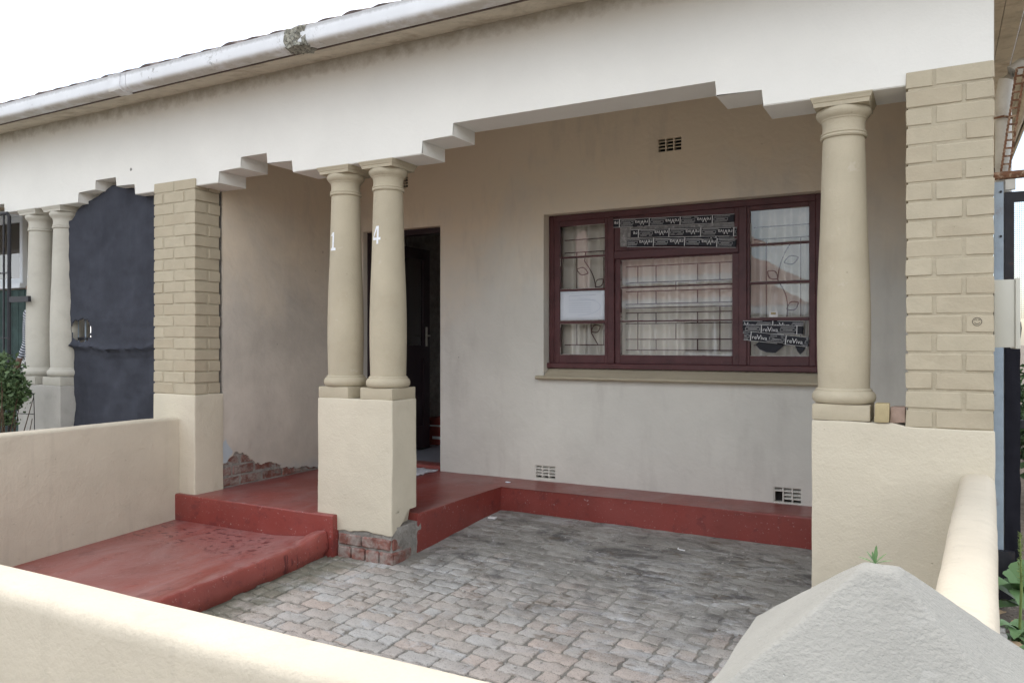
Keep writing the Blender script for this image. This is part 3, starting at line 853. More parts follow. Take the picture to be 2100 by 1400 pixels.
# ---- air vents
def vent(a, b_, w_, h_, broken=False):
    e = put(empty('air_vent', (a + w_ / 2, WY, b_)), H)
    m = bmesh.new()
    y0, y1 = WY + .004, WY + .05
    cw = .009; rw = .006
    for k in range(4):
        x = a + k * (w_ - cw) / 3
        bmbox(x, x + cw, y0, y1, b_, b_ + h_, bm=m)
    for r_ in (0, 4):
        z = b_ + r_ * (h_ - rw) / 4
        bmbox(a + cw, a + w_ - cw, y0 + .001, y1, z, z + rw, bm=m)
    from_bm('frame', m, 'wall', e, 0)
    for k in range(3):
        for r_ in range(1, 4):
            if broken and k == 0 and r_ in (1, 2): continue
            x = a + k * (w_ - cw) / 3 + cw; x2 = a + (k + 1) * (w_ - cw) / 3
            z = b_ + r_ * (h_ - rw) / 4
            q = bmprism([(y0 + .001, z), (y0 + .001, z + rw), (y1, z + rw + .016), (y1, z + .012)], 'x', x + .0005, x2 - .0005)
            from_bm('louvre', q, 'wall', e, 0)
    box('backing', a - .01, a + w_ + .01, y1 + .002, y1 + .02, b_ - .01, b_ + h_ + .01, 'dark', e)  # near-black sheet, the shade inside the vent put into its colour
for i, (a, b_, w_, h_) in enumerate(VENTS): vent(a, b_, w_, h_, broken=(i == 2))

# ---- rooms behind (dark, closed)
def room(name, x0, x1, y0, y1, z0, z1, parent, floor='floor', front=False):
    e = put(empty(name, ((x0 + x1) / 2, (y0 + y1) / 2, z0)), parent)
    t = .05
    box('floor', x0, x1, y0 + .003, y1, z0 - t, z0, floor, e)
    box('wall', x0 - t, x0, y0 + .003, y1, z0 - t, z1, 'roomwall', e); box('wall', x1, x1 + t, y0 + .003, y1, z0 - t, z1, 'roomwall', e)
    box('wall', x0 - t, x1 + t, y1, y1 + t, z0 - t, z1, 'roomwall', e)
    box('ceiling', x0 - t, x1 + t, y0 + .003, y1 + t, z1, z1 + t, 'ceil', e)
    return e
hall = room('hallway', -5.03, -3.30, WY + .22, 3.45, .375, 3.0, H)
box('skirting', -5.02, -3.3, 3.42, 3.449, .375, .46, 'roomwall', hall)
room('front_room', -3.19, -.15, WY + .22, 4.2, .375, 3.0, H)
# threshold + door frame + leaf
box('door_sill', DX0, DX1, WY + .012, WY + .21, .25, .385, 'red', H, bev=.008)
df = put(empty('door_frame', (DX0, WY, .345)), H)
box('jamb', DX0, DX0 + .05, WY + .06, WY + .17, .386, DZ, 'door', df); box('jamb', DX1 - .028, DX1, WY + .09, WY + .17, .386, DZ, 'door', df)
box('head', DX0 + .05, DX1 - .028, WY + .07, WY + .17, DZ - .05, DZ - .002, 'door', df)
leaf = put(empty('door', (DX0 + .05, WY + .2, .39)), H); leaf['label'] = 'dark front door swung open into the hall'
lx0, lx1, ly0, ly1 = DX0 + .02, DX0 + .062, WY + .20, WY + .20 + .80
for (a, b_) in ((ly0, ly0 + .11), (ly1 - .11, ly1)): box('stile', lx0, lx1, a, b_, .395, 2.44, 'door', leaf)
for (a, b_) in ((.395, .62), (1.32, 1.45), (2.33, 2.44)): box('rail', lx0 + .001, lx1 - .001, ly0 + .11, ly1 - .11, a, b_, 'door', leaf)
box('panel', lx0 + .012, lx1 - .012, ly0 + .11, ly1 - .11, .62, 1.32, 'door', leaf)
box('pane', lx0 + .018, lx1 - .018, ly0 + .11, ly1 - .11, 1.45, 2.33, 'glass', leaf)
hd = box('handle_plate', lx1, lx1 + .004, ly1 - .075, ly1 - .045, 1.44, 1.64, 'box', leaf)
from_bm('handle', tube_bm([(lx1, ly1 - .06, 1.55), (lx1 + .045, ly1 - .06, 1.55), (lx1 + .05, ly1 - .14, 1.55)], .008), 'box', leaf)

# ---- window
FY = 1.862                         # front plane of the timber
Wn = put(empty('window', (-1.78, FY, 1.27)), H); Wn['label'] = 'maroon timber window with taped and papered panes'
X0, X1, Z0, Z1 = -2.838, -.712, 1.312, 2.526
def bar(name, x0, x1, z0, z1, y0=FY, y1=FY + .07, mat='wood', bev=.004):
    return box(name, x0, x1, y0, y1, z0, z1, mat, Wn, bev=bev, seg=1)
bar('frame_jamb', X0, X0 + .045, Z0, Z1); bar('frame_jamb', X1 - .045, X1, Z0, Z1)
bar('frame_head', X0 + .045, X1 - .045, Z1 - .05, Z1); bar('frame_bottom', X0 - .012, X1 + .004, 1.27, Z0, FY - .03, FY + .08)
bar('mullion', -2.318, -2.262, Z0, Z1 - .05, FY - .003); bar('mullion', -1.288, -1.228, Z0, Z1 - .05, FY - .003)
bar('transom', -2.262, -1.288, 2.142, 2.205)
# sashes: (x0,x1,z0,z1) of the sash opening and its panes
def sash(x0, x1, z0, z1, px0, px1, rows, sy):
    e = put(empty('sash', ((x0 + x1) / 2, sy, z0)), Wn)
    bx = lambda n, a, b_, c, d, yy=0.0: box(n, a, b_, sy + yy, sy + .045, c, d, 'wood', e, bev=.003, seg=1)
    bx('stile', x0, px0, z0, z1); bx('stile', px1, x1, z0, z1)
    bx('rail', px0, px1, z0, rows[0][0]); bx('rail', px0, px1, rows[-1][1], z1)
    for (a, b_), (c, d) in zip(rows, rows[1:]): bx('glazing_bar', px0, px1, b_, c, .004)
    for (a, b_) in rows:
        ty = random.uniform(-.004, .004); tx = random.uniform(-.003, .003)
        yy = sy + .022
        pyd('pane', [(px0, yy + tx, a), (px1, yy - tx, a), (px1, yy - tx + ty, b_), (px0, yy + tx + ty, b_)], [(0, 1, 2, 3)], 'glass', e, 0)
        # ragged putty lines
        m = bmesh.new()
        for (s, t_) in (((px0, a), (px1, a)), ((px0, b_), (px1, b_)), ((px0, a), (px0, b_)), ((px1, a), (px1, b_))):
            ln = math.hypot(t_[0] - s[0], t_[1] - s[1]); n = max(3, int(ln / .03)); k = 0
            while k < n:
                run = random.randint(2, 7)
                if random.random() < .62:
                    q0, q1 = k / n, min(1, (k + run) / n)
                    path = [(s[0] + (t_[0] - s[0]) * (q0 + (q1 - q0) * i / 4) + random.uniform(-.0015, .0015), sy + .014, s[1] + (t_[1] - s[1]) * (q0 + (q1 - q0) * i / 4) + random.uniform(-.0015, .0015)) for i in range(5)]
                    tube_bm(path, [random.uniform(.003, .0058) for _ in range(5)], 5, m)
                k += run
        tag(from_bm('putty', m, 'putty', e, 60), kind='stuff')
    return e
sash(-2.793, -2.318, 1.312, 2.476, -2.742, -2.345, [(1.379, 1.634), (1.656, 1.900), (1.917, 2.171), (2.184, 2.433)], FY + .004)
sash(-2.262, -1.288, 2.205, 2.476, -2.214, -1.322, [(2.238, 2.432)], FY + .008)
sash(-2.262, -1.288, 1.312, 2.142, -2.216, -1.338, [(1.380, 1.642), (1.652, 1.910), (1.920, 2.133)], FY + .016)
sash(-1.228, -.757, 1.312, 2.476, -1.208, -.800, [(1.380, 1.636), (1.660, 1.903), (1.921, 2.184), (2.198, 2.443)], FY + .004)
# outside sill of rounded plaster
sill = sweep('window_sill', [(-.02, 0), (.042, .0), (.056, -.006), (.061, -.016), (.054, -.027), (.036, -.031), (-.02, -.031)], (-.66, 1.772, 1.209), (-2.892, 1.772, 1.209), 60, 'beige', Wn, .0025, 9)
sill.location = (0, 0, 0)
prism('reveal_slope', [(1.7655, 1.2085), (FY, 1.266), (FY, 1.19), (1.7655, 1.19)], 'x', WX0 + .003, WX1 - .003, 'beige', Wn)
# burglar bars behind the glass
def bars(polylines, parent, r=.0045):
    m = bmesh.new()
    for pl_ in polylines: tube_bm([(x, FY + .10, z) for x, z in pl_], r, 5, m)
    return from_bm('burglar_bars', m, 'wood', parent, 60)
def leafshape(x, z, dx, dz, w_=.03):
    L_ = math.hypot(dx, dz); nx_, nz_ = -dz / L_, dx / L_; a, b2 = [], []
    for i in range(9):
        t = i / 8; s = w_ * math.sin(math.pi * t)
        a.append((x + dx * t + nx_ * s, z + dz * t + nz_ * s)); b2.append((x + dx * t - nx_ * s, z + dz * t - nz_ * s))
    return [a, b2]
def curve(p, q, bend):
    (x0, z0), (x1, z1) = p, q; out = []
    for i in range(9):
        t = i / 8; s = bend * math.sin(math.pi * t)
        out.append((x0 + (x1 - x0) * t + s, z0 + (z1 - z0) * t))
    return out
lb = [[(-2.74, 2.33), (-2.34, 2.33)], [(-2.74, 2.225), (-2.34, 2.225)], [(-2.63, 2.225), (-2.63, 1.46)], [(-2.39, 2.225), (-2.39, 1.46)], [(-2.74, 1.46), (-2.34, 1.46)], [(-2.55, 2.225), (-2.56, 2.15)],
      curve((-2.56, 2.15), (-2.46, 1.93), .02), curve((-2.46, 1.93), (-2.50, 1.56), -.02), curve((-2.50, 1.56), (-2.44, 1.46), .0)]
lb += leafshape(-2.53, 2.05, -.10, .035) + leafshape(-2.465, 1.935, .07, .06) + leafshape(-2.50, 1.57, .08, .045)
bars(lb, Wn)
cb = []
for z in (2.085, 1.955, 1.885, 1.785, 1.755, 1.715, 1.63, 1.505, 1.42): cb.append([(-2.2, z), (-1.35, z)])
for (x, za, zb_) in ((-2.1, 2.085, 1.955), (-1.95, 2.085, 1.955), (-1.62, 2.085, 1.955), (-1.45, 2.085, 1.955), (-1.79, 1.955, 1.885), (-2.1, 1.885, 1.785), (-1.95, 1.885, 1.785), (-1.62, 1.885, 1.785), (-1.45, 1.885, 1.785),
                     (-2.1, 1.715, 1.42), (-1.95, 1.715, 1.63), (-1.62, 1.715, 1.63), (-1.45, 1.755, 1.42), (-1.79, 1.63, 1.505), (-1.95, 1.505, 1.42), (-1.62, 1.505, 1.42)): cb.append([(x, za), (x, zb_)])
bars(cb, Wn)
rbars = [[(-1.2, 2.33), (-.8, 2.33)], [(-1.2, 2.24), (-.8, 2.24)], [(-1.11, 2.24), (-1.11, 1.46)], [(-.87, 2.24), (-.87, 1.46)], [(-1.2, 1.46), (-.8, 1.46)],
         curve((-.94, 2.2), (-1.03, 1.94), -.02), curve((-1.03, 1.94), (-.96, 1.72), .02), curve((-.96, 1.72), (-.99, 1.46), .0)]
rbars += leafshape(-.985, 2.06, .10, .035) + leafshape(-1.03, 1.945, -.07, .06) + leafshape(-.965, 1.72, .08, .05)
bars(rbars, Wn)
# curtain
cv, cf = [], []
ncx, ncz = 260, 6
for k in range(ncz + 1):
    for i in range(ncx + 1):
        x = -3.0 + 2.5 * i / ncx; z = .9 + 1.8 * k / ncz
        yy = 2.045 + .026 * math.sin(x * 55 + 3 * fn((x, 0, 0), 2)) + .014 * fn((x * 3, z * .4, 1), 3) + .014 * math.sin(x * 23)
        cv.append((x, yy, z))
for k in range(ncz):
    for i in range(ncx): a = k * (ncx + 1) + i; cf.append((a, a + 1, a + ncx + 2, a + ncx + 1))
cur = pyd('curtain', cv, cf, 'curtain', None, 80); tag(cur, 'cream net curtain hanging in folds behind the maroon window', 'curtain')

# ---- eaves: soffit, fascia, gutter, roof
def eaves(parent, x0, x1, joints, crust):
    prism('soffit_board', [(-.275, 3.318), (BY0 - .001, 3.366), (BY0 - .001, 3.39), (-.275, 3.345)], 'x', x0, x1, 'soffit', parent)
    prism('fascia_board', [(-.300, 3.299), (-.274, 3.305), (-.274, 3.45), (-.300, 3.45)], 'x', x0, x1, 'fascia', parent)  # low dark lip also paints the shaded gap line behind the gutter
    ge = put(empty('gutter', ((x0 + x1) / 2, -.35, 3.3)), parent)
    prof = [(-.302, 3.303), (-.350, 3.300), (-.380, 3.302), (-.394, 3.309), (-.402, 3.322), (-.404, 3.336), (-.404, 3.37), (-.404, 3.404), (-.402, 3.412), (-.392, 3.412), (-.392, 3.33), (-.36, 3.315), (-.31, 3.315), (-.302, 3.40)]
    ends = sorted(joints + [x0, x1])
    for a, b_ in zip(ends, ends[1:]):
        prism('gutter_length', prof, 'x', a + .003, b_ - .003, 'gutter', ge)
    for j_ in joints:
        pr = [(y - .010 * (1 if y < -.35 else 0), z - .010 * (1 if z < 3.32 else 0)) for y, z in prof[:9]] + [(-.398, 3.416), (-.398, 3.33), (-.36, 3.304), (-.31, 3.304)]
        bb = bmprism(pr, 'x', j_ - (.10 if abs(j_ - crust) < 1e-4 else .06), j_ + .07); slices(bb, .02)
        if abs(j_ - crust) < 1e-4: jitter(bb, .022, 26, 2)
        else: jitter(bb, .004, 20, 2)
        from_bm('joint_collar', bb, 'lichen_tones' if abs(j_ - crust) < 1e-4 else 'gutter', ge)
    # tiled roof with a rolled lower edge showing above the gutter
    re_ = put(empty('roof', ((x0 + x1) / 2, 2, 3.4)), parent)
    n = int((x1 - x0) / .035); vv, ff = [], []
    for i in range(n + 1):
        x = x0 + (x1 - x0) * i / n
        h_ = .016 * abs(math.sin(math.pi * x / .21)) + .008 * fn((x, 0, 0), 6)
        for (y, z) in ((-.37, 3.405), (-.37, 3.420 + h_ * 1.5), (3.6, 5.3 + h_)): vv.append((x, y, z))
    for i in range(n):
        a = i * 3
        ff += [(a, a + 3, a + 4, a + 1), (a + 1, a + 4, a + 5, a + 2)]
    pyd('tile_course', vv, ff, 'tile', re_, 50)
    pyd('back_slope', [(x0, 3.6, 5.3), (x1, 3.6, 5.3), (x1, 7.5, 3.4), (x0, 7.5, 3.4)], [(0, 1, 2, 3)], 'tile', re_)
eaves(H, -5.1, .62, [-3.454, -1.3], -3.454)
eaves(N, -16, -5.1, [-5.227, -8.4, -11], 99)

# ---- side of the house (right): side wall, boarded eave, downpipe
box('flank_wall', .15, .2125, WY + .225, 7.5, -.2, 3.4, 'wall', H)
box('gable_infill', -5.0, .15, 4.3, 4.4, -.2, 3.3, 'roomwall', H)
bd = put(empty('side_eave', (.42, 2.5, 3.3)), H)
for k in range(4):
    box('eave_board', .222 + k * .098, .222 + k * .098 + .094, -.26, 5.6, 3.300 + .002 * (k % 2), 3.318, 'soffit', bd)
box('eave_fascia', .616, .634, -.26, 5.6, 3.26, 3.40, 'soffit', bd)
from_bm('eave_gutter', tube_bm([(.57, -.2, 3.262), (.57, 5.6, 3.255)], .03, 10), 'soffit', bd)
dp = put(empty('downpipe', (.342, 1.52, 0)), H); dp['label'] = 'old white downpipe with an elbow at the house side'
from_bm('pipe', tube_bm([(.60, 1.52, 3.20), (.50, 1.52, 3.13), (.43, 1.52, 3.115), (.39, 1.52, 3.09), (.358, 1.52, 3.04), (.345, 1.52, 2.97), (.342, 1.52, 2.9), (.342, 1.52, .0)], .043, 16), 'pvc', dp)
from_bm('pipe_clip', tube_bm([(.215, 1.47, 2.80), (.29, 1.465, 2.81), (.342, 1.46, 2.815), (.385, 1.47, 2.80)], .007, 6), 'rust', dp)

# ================================================================== boundary walls and pier
def round_prof(t, h, base, r1=.03, r2=.03):
    """flat-topped section; r1 / r2 are the corner radii at -t/2 and +t/2"""
    r = t / 2; out = [(-r, base), (-r, h * .5), (-r, h - r1)]
    for k in range(1, 5):
        a = math.pi - math.pi / 2 * k / 4
        out.append((-r + r1 + r1 * math.cos(a), h - r1 + r1 * math.sin(a)))
    out.append((0, h + .002))
    for k in range(0, 5):
        a = math.pi / 2 - math.pi / 2 * k / 4
        out.append((r - r2 + r2 * math.cos(a), h - r2 + r2 * math.sin(a)))
    out += [(r, h * .5), (r, base)]
    return out
lw = sweep('boundary_wall', round_prof(.13, .915, -.4, .022, .022), (-5.095, -.003, 0), (-5.095, -2.87, 0), 70, 'cream2', None, .004, 4)
tag(lw, 'low cream plastered wall running from the wide brick pillar beside the red step', 'wall', 'low boundary walls')
fw = sweep('boundary_wall', round_prof(.13, .930, -.4, .036, .018), (-6.6, -2.935, 0), (-.27, -2.935, 0), 110, 'cream2', None, .0022, 3)
tag(fw, 'cream plastered front wall crossing the bottom left corner nearest the viewer', 'wall', 'low boundary walls')
rw_ = sweep('boundary_wall', round_prof(.134, .906, -.4, .042, .042), (.1515, -.003, 0), (.02, -2.60, 0), 60, 'cream2', None, .0035, 4)
tag(rw_, 'low cream plastered wall with rounded top running from the right-hand column base to the grey pier', 'wall', 'low boundary walls')
# gate pier with a pyramid cap
pe = empty('gate_pier', (-.072, -2.75, 0)); tag(pe, 'grey cement pier with a blunt pyramid cap in the right foreground', 'pier')
bm = bmesh.new(); cx, cy = -.072, -2.75
lay = [(.212, .992), (.031, 1.156)]
steps = 16; NS = 14
lvl = []
for k in range(steps + 1):
    t = k / steps; h_ = .212 + (.031 - .212) * t; z = .994 + (1.154 - .994) * t
    lvl.append((h_, z))
lvl = [(.200, .965), (.208, .972), (.2125, .984)] + lvl + [(.026, 1.1585), (.012, 1.161)]
rings = []
for h_, z in lvl:
    ring = []
    rc = min(.009, h_ * .4)          # rounded arrises
    for (sx, sy, a0) in ((1, -1, -90), (1, 1, 0), (-1, 1, 90), (-1, -1, 180)):
        for q in range(4):
            a = R(a0 + 90 * q / 3)
            ring.append((cx + sx * (h_ - rc) + rc * math.cos(a), cy + sy * (h_ - rc) + rc * math.sin(a), z))
        # intermediate points along the side
        nxt = {(1, -1): (1, 1), (1, 1): (-1, 1), (-1, 1): (-1, -1), (-1, -1): (1, -1)}[(sx, sy)]
        aa = R(a0 + 90)
        p0 = (cx + sx * (h_ - rc) + rc * math.cos(aa), cy + sy * (h_ - rc) + rc * math.sin(aa))
        p1 = (cx + nxt[0] * (h_ - rc) + rc * math.cos(aa), cy + nxt[1] * (h_ - rc) + rc * math.sin(aa))
        for q in range(1, NS):
            ring.append((p0[0] + (p1[0] - p0[0]) * q / NS, p0[1] + (p1[1] - p0[1]) * q / NS, z))
    vv = []
    for p in ring:
        p = Vector(p); p += noise.noise_vector(p * 9) * .0026 + noise.noise_vector(p * 40) * .0010
        vv.append(bm.verts.new(p))
    rings.append(vv)
n = len(rings[0])
for a, b in zip(rings, rings[1:]):
    for k in range(n): bm.faces.new((a[k], a[(k + 1) % n], b[(k + 1) % n], b[k]))
bm.faces.new(rings[-1]); bm.faces.new(rings[0][::-1])
from_bm('pyramid_cap', bm, 'pier', pe, 40)
box('shaft', cx - .2, cx + .2, cy - .2, cy + .2, -.4, .966, 'pier', pe, bev=.012, rough=.003)

# ================================================================== things on and around the house
# tape strips with printed lettering
def cell_print(length, width, first, flip, lift):
    """white print: separators, reViva lettering, small-print box; returns verts, faces in strip space (s, t)"""
    V_, F_ = [], []
    def quad(a, b_, c, d):
        if b_ <= 0 or a >= length: return
        a, b_ = max(a, .001), min(b_, length - .001); k = len(V_)
        V_.extend([(a, c), (b_, c), (b_, d), (a, d)]); F_.append((k, k + 1, k + 2, k + 3))
    quad(0, length, .0005, .0028); quad(0, length, width - .0028, width - .0005)
    tv, tf = text_mesh('re', .042); tv2, tf2 = text_mesh('V', .052); tv3, tf3 = text_mesh('iva', .042)
    s = first - .245
    while s < length:
        quad(s, s + .0055, 0, width)
        def glyph(tv_, tf_, off, up):
            k = len(V_); pts = [(s + off + q.x, up + q.y) for q in tv_]
            if min(p[0] for p in pts) < .001 or max(p[0] for p in pts) > length - .001: return off + max(q.x for q in tv_)
            V_.extend(pts); F_.extend(tuple(i + k for i in q) for q in tf_)
            return off + max(q.x for q in tv_)
        o_ = glyph(tv, tf, .011, .016); o_ = glyph(tv2, tf2, o_ - .002, .015); glyph(tv3, tf3, o_ - .002, .016)
        # small-print block
        a, b_ = s + .134, s + .238
        for q in range(2): quad(a + .004, b_ - .01 * (q % 2), width - .012 - q * .006, width - .0108 - q * .006)
        quad(a, b_, .024, .0254); quad(a, b_, .040, .0414); quad(a, a + .0015, .024, .0414); quad(b_ - .0015, b_, .024, .0414)
        quad(a + .02, b_ - .02, .0315, .0335)
        for q in range(2): quad(a - .02 + .004 * q, b_ - .006, .008 + q * .006, .0092 + q * .006)
        s += .245
    return V_, F_
def tape(p0, p1, width, first, flip, y, label, group, sag=0.0, seed=0, crumple=.0015):
    (x0, z0), (x1, z1) = p0, p1
    length = math.hypot(x1 - x0, z1 - z0); d = ((x1 - x0) / length, (z1 - z0) / length); nrm = (-d[1], d[0])
    def place(s, t, lift):
        if flip: s, t = length - s, width - t
        bow = sag * math.sin(math.pi * s / length)
        x = x0 + d[0] * s + nrm[0] * (t + bow); z = z0 + d[1] * s + nrm[1] * (t + bow)
        w_ = crumple * fn((s, t, seed), 26, seed) + crumple * 1.3 * fn((s, t * .6, seed), 9, seed)
        return (x, y - lift - abs(w_), z)
    n, m_ = int(length / .012), 5; V_, F_ = [], []
    rr = random.Random(seed)
    for i in range(n + 1):
        for k in range(m_ + 1): V_.append(place(length * i / n, width * k / m_, 0))
    for i in range(n):
        for k in range(m_): a = i * (m_ + 1) + k; F_.append((a, a + 1, a + m_ + 2, a + m_ + 1))
    o = pyd('tape_strip', V_, F_, 'tape', None, 60); tag(o, label, 'tape', group)
    sol = o.modifiers.new('thickness', 'SOLIDIFY'); sol.thickness = .0006; sol.offset = 0
    pv_, pf_ = cell_print(length, width, first, flip, 0)
    pyd('print', [place(s, t, .0011) for s, t in pv_], pf_, 'white', o, 0)
    return o
GT = 'printed black tape on the window'
ty = FY - .006
tape((-2.267, 2.392), (-1.318, 2.362), .064, .16, True, ty, 'long black printed tape, topmost strip over the upper window pane, lettering upside down', GT, seed=1)
tape((-2.118, 2.236), (-1.35, 2.226), .052, .10, True, ty - .0005, 'mostly covered strip of black printed tape behind the two lower strips of the upper pane', GT, seed=9)
tape((-2.12, 2.30), (-1.300, 2.262), .064, .02, True, ty - .003, 'black printed tape strip across the middle of the upper window pane', GT, sag=.006, seed=2)
tape((-2.15, 2.230), (-1.304, 2.176), .064, .14, True, ty - .006, 'black printed tape, lowest of the strips over the upper window pane', GT, sag=.012, seed=3)
tape((-1.258, 1.578), (-.835, 1.570), .062, .21, False, ty, 'half covered top strip of black printed tape on the lower right pane', GT, seed=4)
tape((-1.256, 1.548), (-.838, 1.535), .064, .128, False, ty - .003, 'middle strip of black printed tape with upright lettering on the lower right pane', GT, seed=5)
tape((-1.250, 1.498), (-.806, 1.448), .068, .046, False, ty - .006, 'lowest strip of black printed tape with upright lettering on the lower right pane', GT, seed=6)
# torn black sheet showing under the right tape
b = bmprism([(-1.13, 1.50), (-.95, 1.48), (-.99, 1.44), (-1.03, 1.405), (-1.09, 1.408), (-1.14, 1.43), (-1.17, 1.465)], 'y', FY + .012, FY + .013)
o = from_bm('torn_sheet', b, 'tape', None, 0); tag(o, 'torn black plastic patch below the tape on the lower right pane', 'plastic sheet')
b = bmprism([(-.90, 1.47), (-.82, 1.46), (-.835, 1.42), (-.862, 1.395), (-.88, 1.42)], 'y', FY + .012, FY + .013)
o = from_bm('torn_sheet', b, 'tape', None, 0); tag(o, 'small pointed black plastic scrap in the corner of the lower right pane', 'plastic sheet')
# crumpled clear film behind the upper tapes
fv, ff = [], []
for k in range(9):
    for i in range(41):
        x = -2.215 + .895 * i / 40; z = 2.236 + .198 * k / 8
        fv.append((x, FY + .012 - .006 * abs(fn((x, 0, z), 30)), z))
for k in range(8):
    for i in range(40): a = k * 41 + i; ff.append((a, a + 1, a + 42, a + 41))
M['film'] = surf('crumpled_film', (.20, .19, .18), .4, 30, rough=.3, bump=.8, bscale=40, spec=.6, dirt=[((.45, .44, .42), 30, .55, .65, .7)])
o = pyd('plastic_film', fv, ff, 'film', None, 60); tag(o, 'crumpled grey plastic film closing the upper window pane behind the tapes', 'plastic film')
# paper in the left light
pv_, pf_ = [], []
for k in range(7):
    for i in range(11):
        x = -2.738 + .390 * i / 10; z = 1.662 + .236 * k / 6
        pv_.append((x, FY + .010 + .0025 * fn((x, 0, z), 7), z))
for k in range(6):
    for i in range(10): a = k * 11 + i; pf_.append((a, a + 1, a + 12, a + 11))
pa = pyd('paper_notice', pv_, pf_, 'paper', None, 60); tag(pa, 'white paper notice taped over the third pane of the left window light', 'paper')
sol = pa.modifiers.new('thickness', 'SOLIDIFY'); sol.thickness = .0008
m = bmesh.new()
def thin(pts, wd, y=FY + .0035):
    for (a, b_) in zip(pts, pts[1:]):
        dx, dz = b_[0] - a[0], b_[1] - a[1]; L_ = math.hypot(dx, dz) or 1; nx_, nz_ = -dz / L_ * wd / 2, dx / L_ * wd / 2
        m.faces.new([m.verts.new(q) for q in ((a[0] - nx_, y, a[1] - nz_), (b_[0] - nx_, y, b_[1] - nz_), (b_[0] + nx_, y, b_[1] + nz_), (a[0] + nx_, y, a[1] + nz_))])
thin([(-2.655, 1.82), (-2.655, 1.86), (-2.42, 1.865)], .002); thin([(-2.655, 1.825), (-2.42, 1.825)], .002)
thin([(-2.58 + .20 * math.sin(R(180 * k / 12)) * 1.0, 1.70 + .07 * (1 - math.cos(R(180 * k / 12)))) for k in range(13)], .002)
for q in range(5): thin([(-2.66, 1.80 - q * .018), (-2.46, 1.80 - q * .018)], .0016)
from_bm('printed_lines', m, 'ink', pa, 0)
# sticker in the right light
st = box('sticker', -1.075, -1.015, FY + .020, FY + .0215, 1.662, 1.705, 'white'); tag(st, 'small square sticker at the foot of the third pane on the right', 'sticker')
box('yellow_mark', -1.062, -1.028, FY + .018, FY + .0195, 1.682, 1.698, 'ochre', st)

# loose bricks on the corner plinth
b = bmbox(-.258, -.197, -.012, .09, 1.113, 1.198, .005, 2); slices(b, .03); jitter(b, .003, 22, 3)
o = from_bm('loose_brick', b, 'ochre'); tag(o, 'ochre painted block standing on the corner plinth beside the column', 'brick', 'loose bricks')
b = bmbox(-.196, -.131, .03, .14, 1.111, 1.180, .006, 2); slices(b, .03); jitter(b, .006, 18, 6)
o = from_bm('loose_brick', b, 'pinkbrick'); tag(o, 'pinkish raw brick wedged between the ochre block and the brick pillar', 'brick', 'loose bricks')
# smiley scribble on the right pillar
m = bmesh.new()
def ring_(cx_, cz_, r, wd, a0, a1, n=20):
    for k in range(n):
        q0, q1 = R(a0 + (a1 - a0) * k / n), R(a0 + (a1 - a0) * (k + 1) / n)
        m.faces.new([m.verts.new((cx_ + rr_ * math.cos(q), -.0032, cz_ + rr_ * math.sin(q))) for rr_, q in ((r, q0), (r + wd, q0), (r + wd, q1), (r, q1))])
ring_(.150, 1.571, .0165, .002, 0, 360, 28); ring_(.150, 1.571, .009, .002, 200, 340, 10); ring_(.144, 1.577, .003, .0018, 0, 180, 6); ring_(.157, 1.577, .003, .0018, 0, 180, 6)
o = from_bm('face_doodle', m, 'dark', RP, 0)

# meter box on the flank
mb = empty('meter_box', (.265, .13, 1.456)); tag(mb, 'cream enamel meter box fixed beside the right-hand brick pillar', 'meter box')
box('case', .2185, .297, .10, .36, 1.458, 1.758, 'box', mb, bev=.004); box('lid', .298, .317, .092, .368, 1.452, 1.764, 'box', mb, bev=.004)
# rusty perforated strap leaning on the downpipe
m = bmesh.new()
p0, p1 = Vector((.424, 1.44, 3.08)), Vector((.345, 1.44, 2.48)); n = 26
def sp(i, s): q = p0.lerp(p1, i / n); return Vector((q.x + .020 * s, q.y, q.z))
for s in (-1, 1):
    for i in range(n):
        a, b_ = sp(i, s), sp(i + 1, s); bmbox(min(a.x, b_.x) - .0045, max(a.x, b_.x) + .0045, 1.438, 1.443, b_.z, a.z + .0005, bm=m)
for i in range(n + 1):
    if i % 2 == 0: q = sp(i, 0); bmbox(q.x - .020, q.x + .020, 1.4375, 1.4435, q.z - .004, q.z + .006, bm=m)
o = from_bm('perforated_strap', m, 'rust', None, 0); tag(o, 'rusty perforated metal strap leaning along the white downpipe', 'strap')

# side gate with shade net
sg = empty('side_gate', (.8, 1.42, 0)); tag(sg, 'dark side gate covered with shade net past the right-hand pillar', 'gate')
box('gate_post', .288, .336, 1.40, 1.44, .02, 2.42, 'galv', sg, bev=.003)
for z in (2.36, 2.10, 1.72): from_bm('bolt', tube_bm([(.322, 1.40, z), (.322, 1.392, z)], .007, 8), 'steel', sg)
from_bm('top_rail', tube_bm([(.28, 1.41, 2.455), (1.5, 1.41, 2.46)], .024, 8), 'rust', sg)
box('post_cap', .345, .395, 1.40, 1.43, 2.37, 2.43, 'pvc', sg)
box('gate_stile', .342, .390, 1.425, 1.455, .05, 2.36, 'steel', sg); box('gate_stile', 1.40, 1.45, 1.425, 1.455, .05, 2.36, 'steel', sg)
box('gate_rail', .390, 1.40, 1.43, 1.45, 2.30, 2.36, 'steel', sg); box('gate_rail', .390, 1.40, 1.43, 1.45, .98, 1.03, 'steel', sg)
box('gate_foot', .30, .39, 1.36, 1.40, -.02, .27, 'steel', sg)
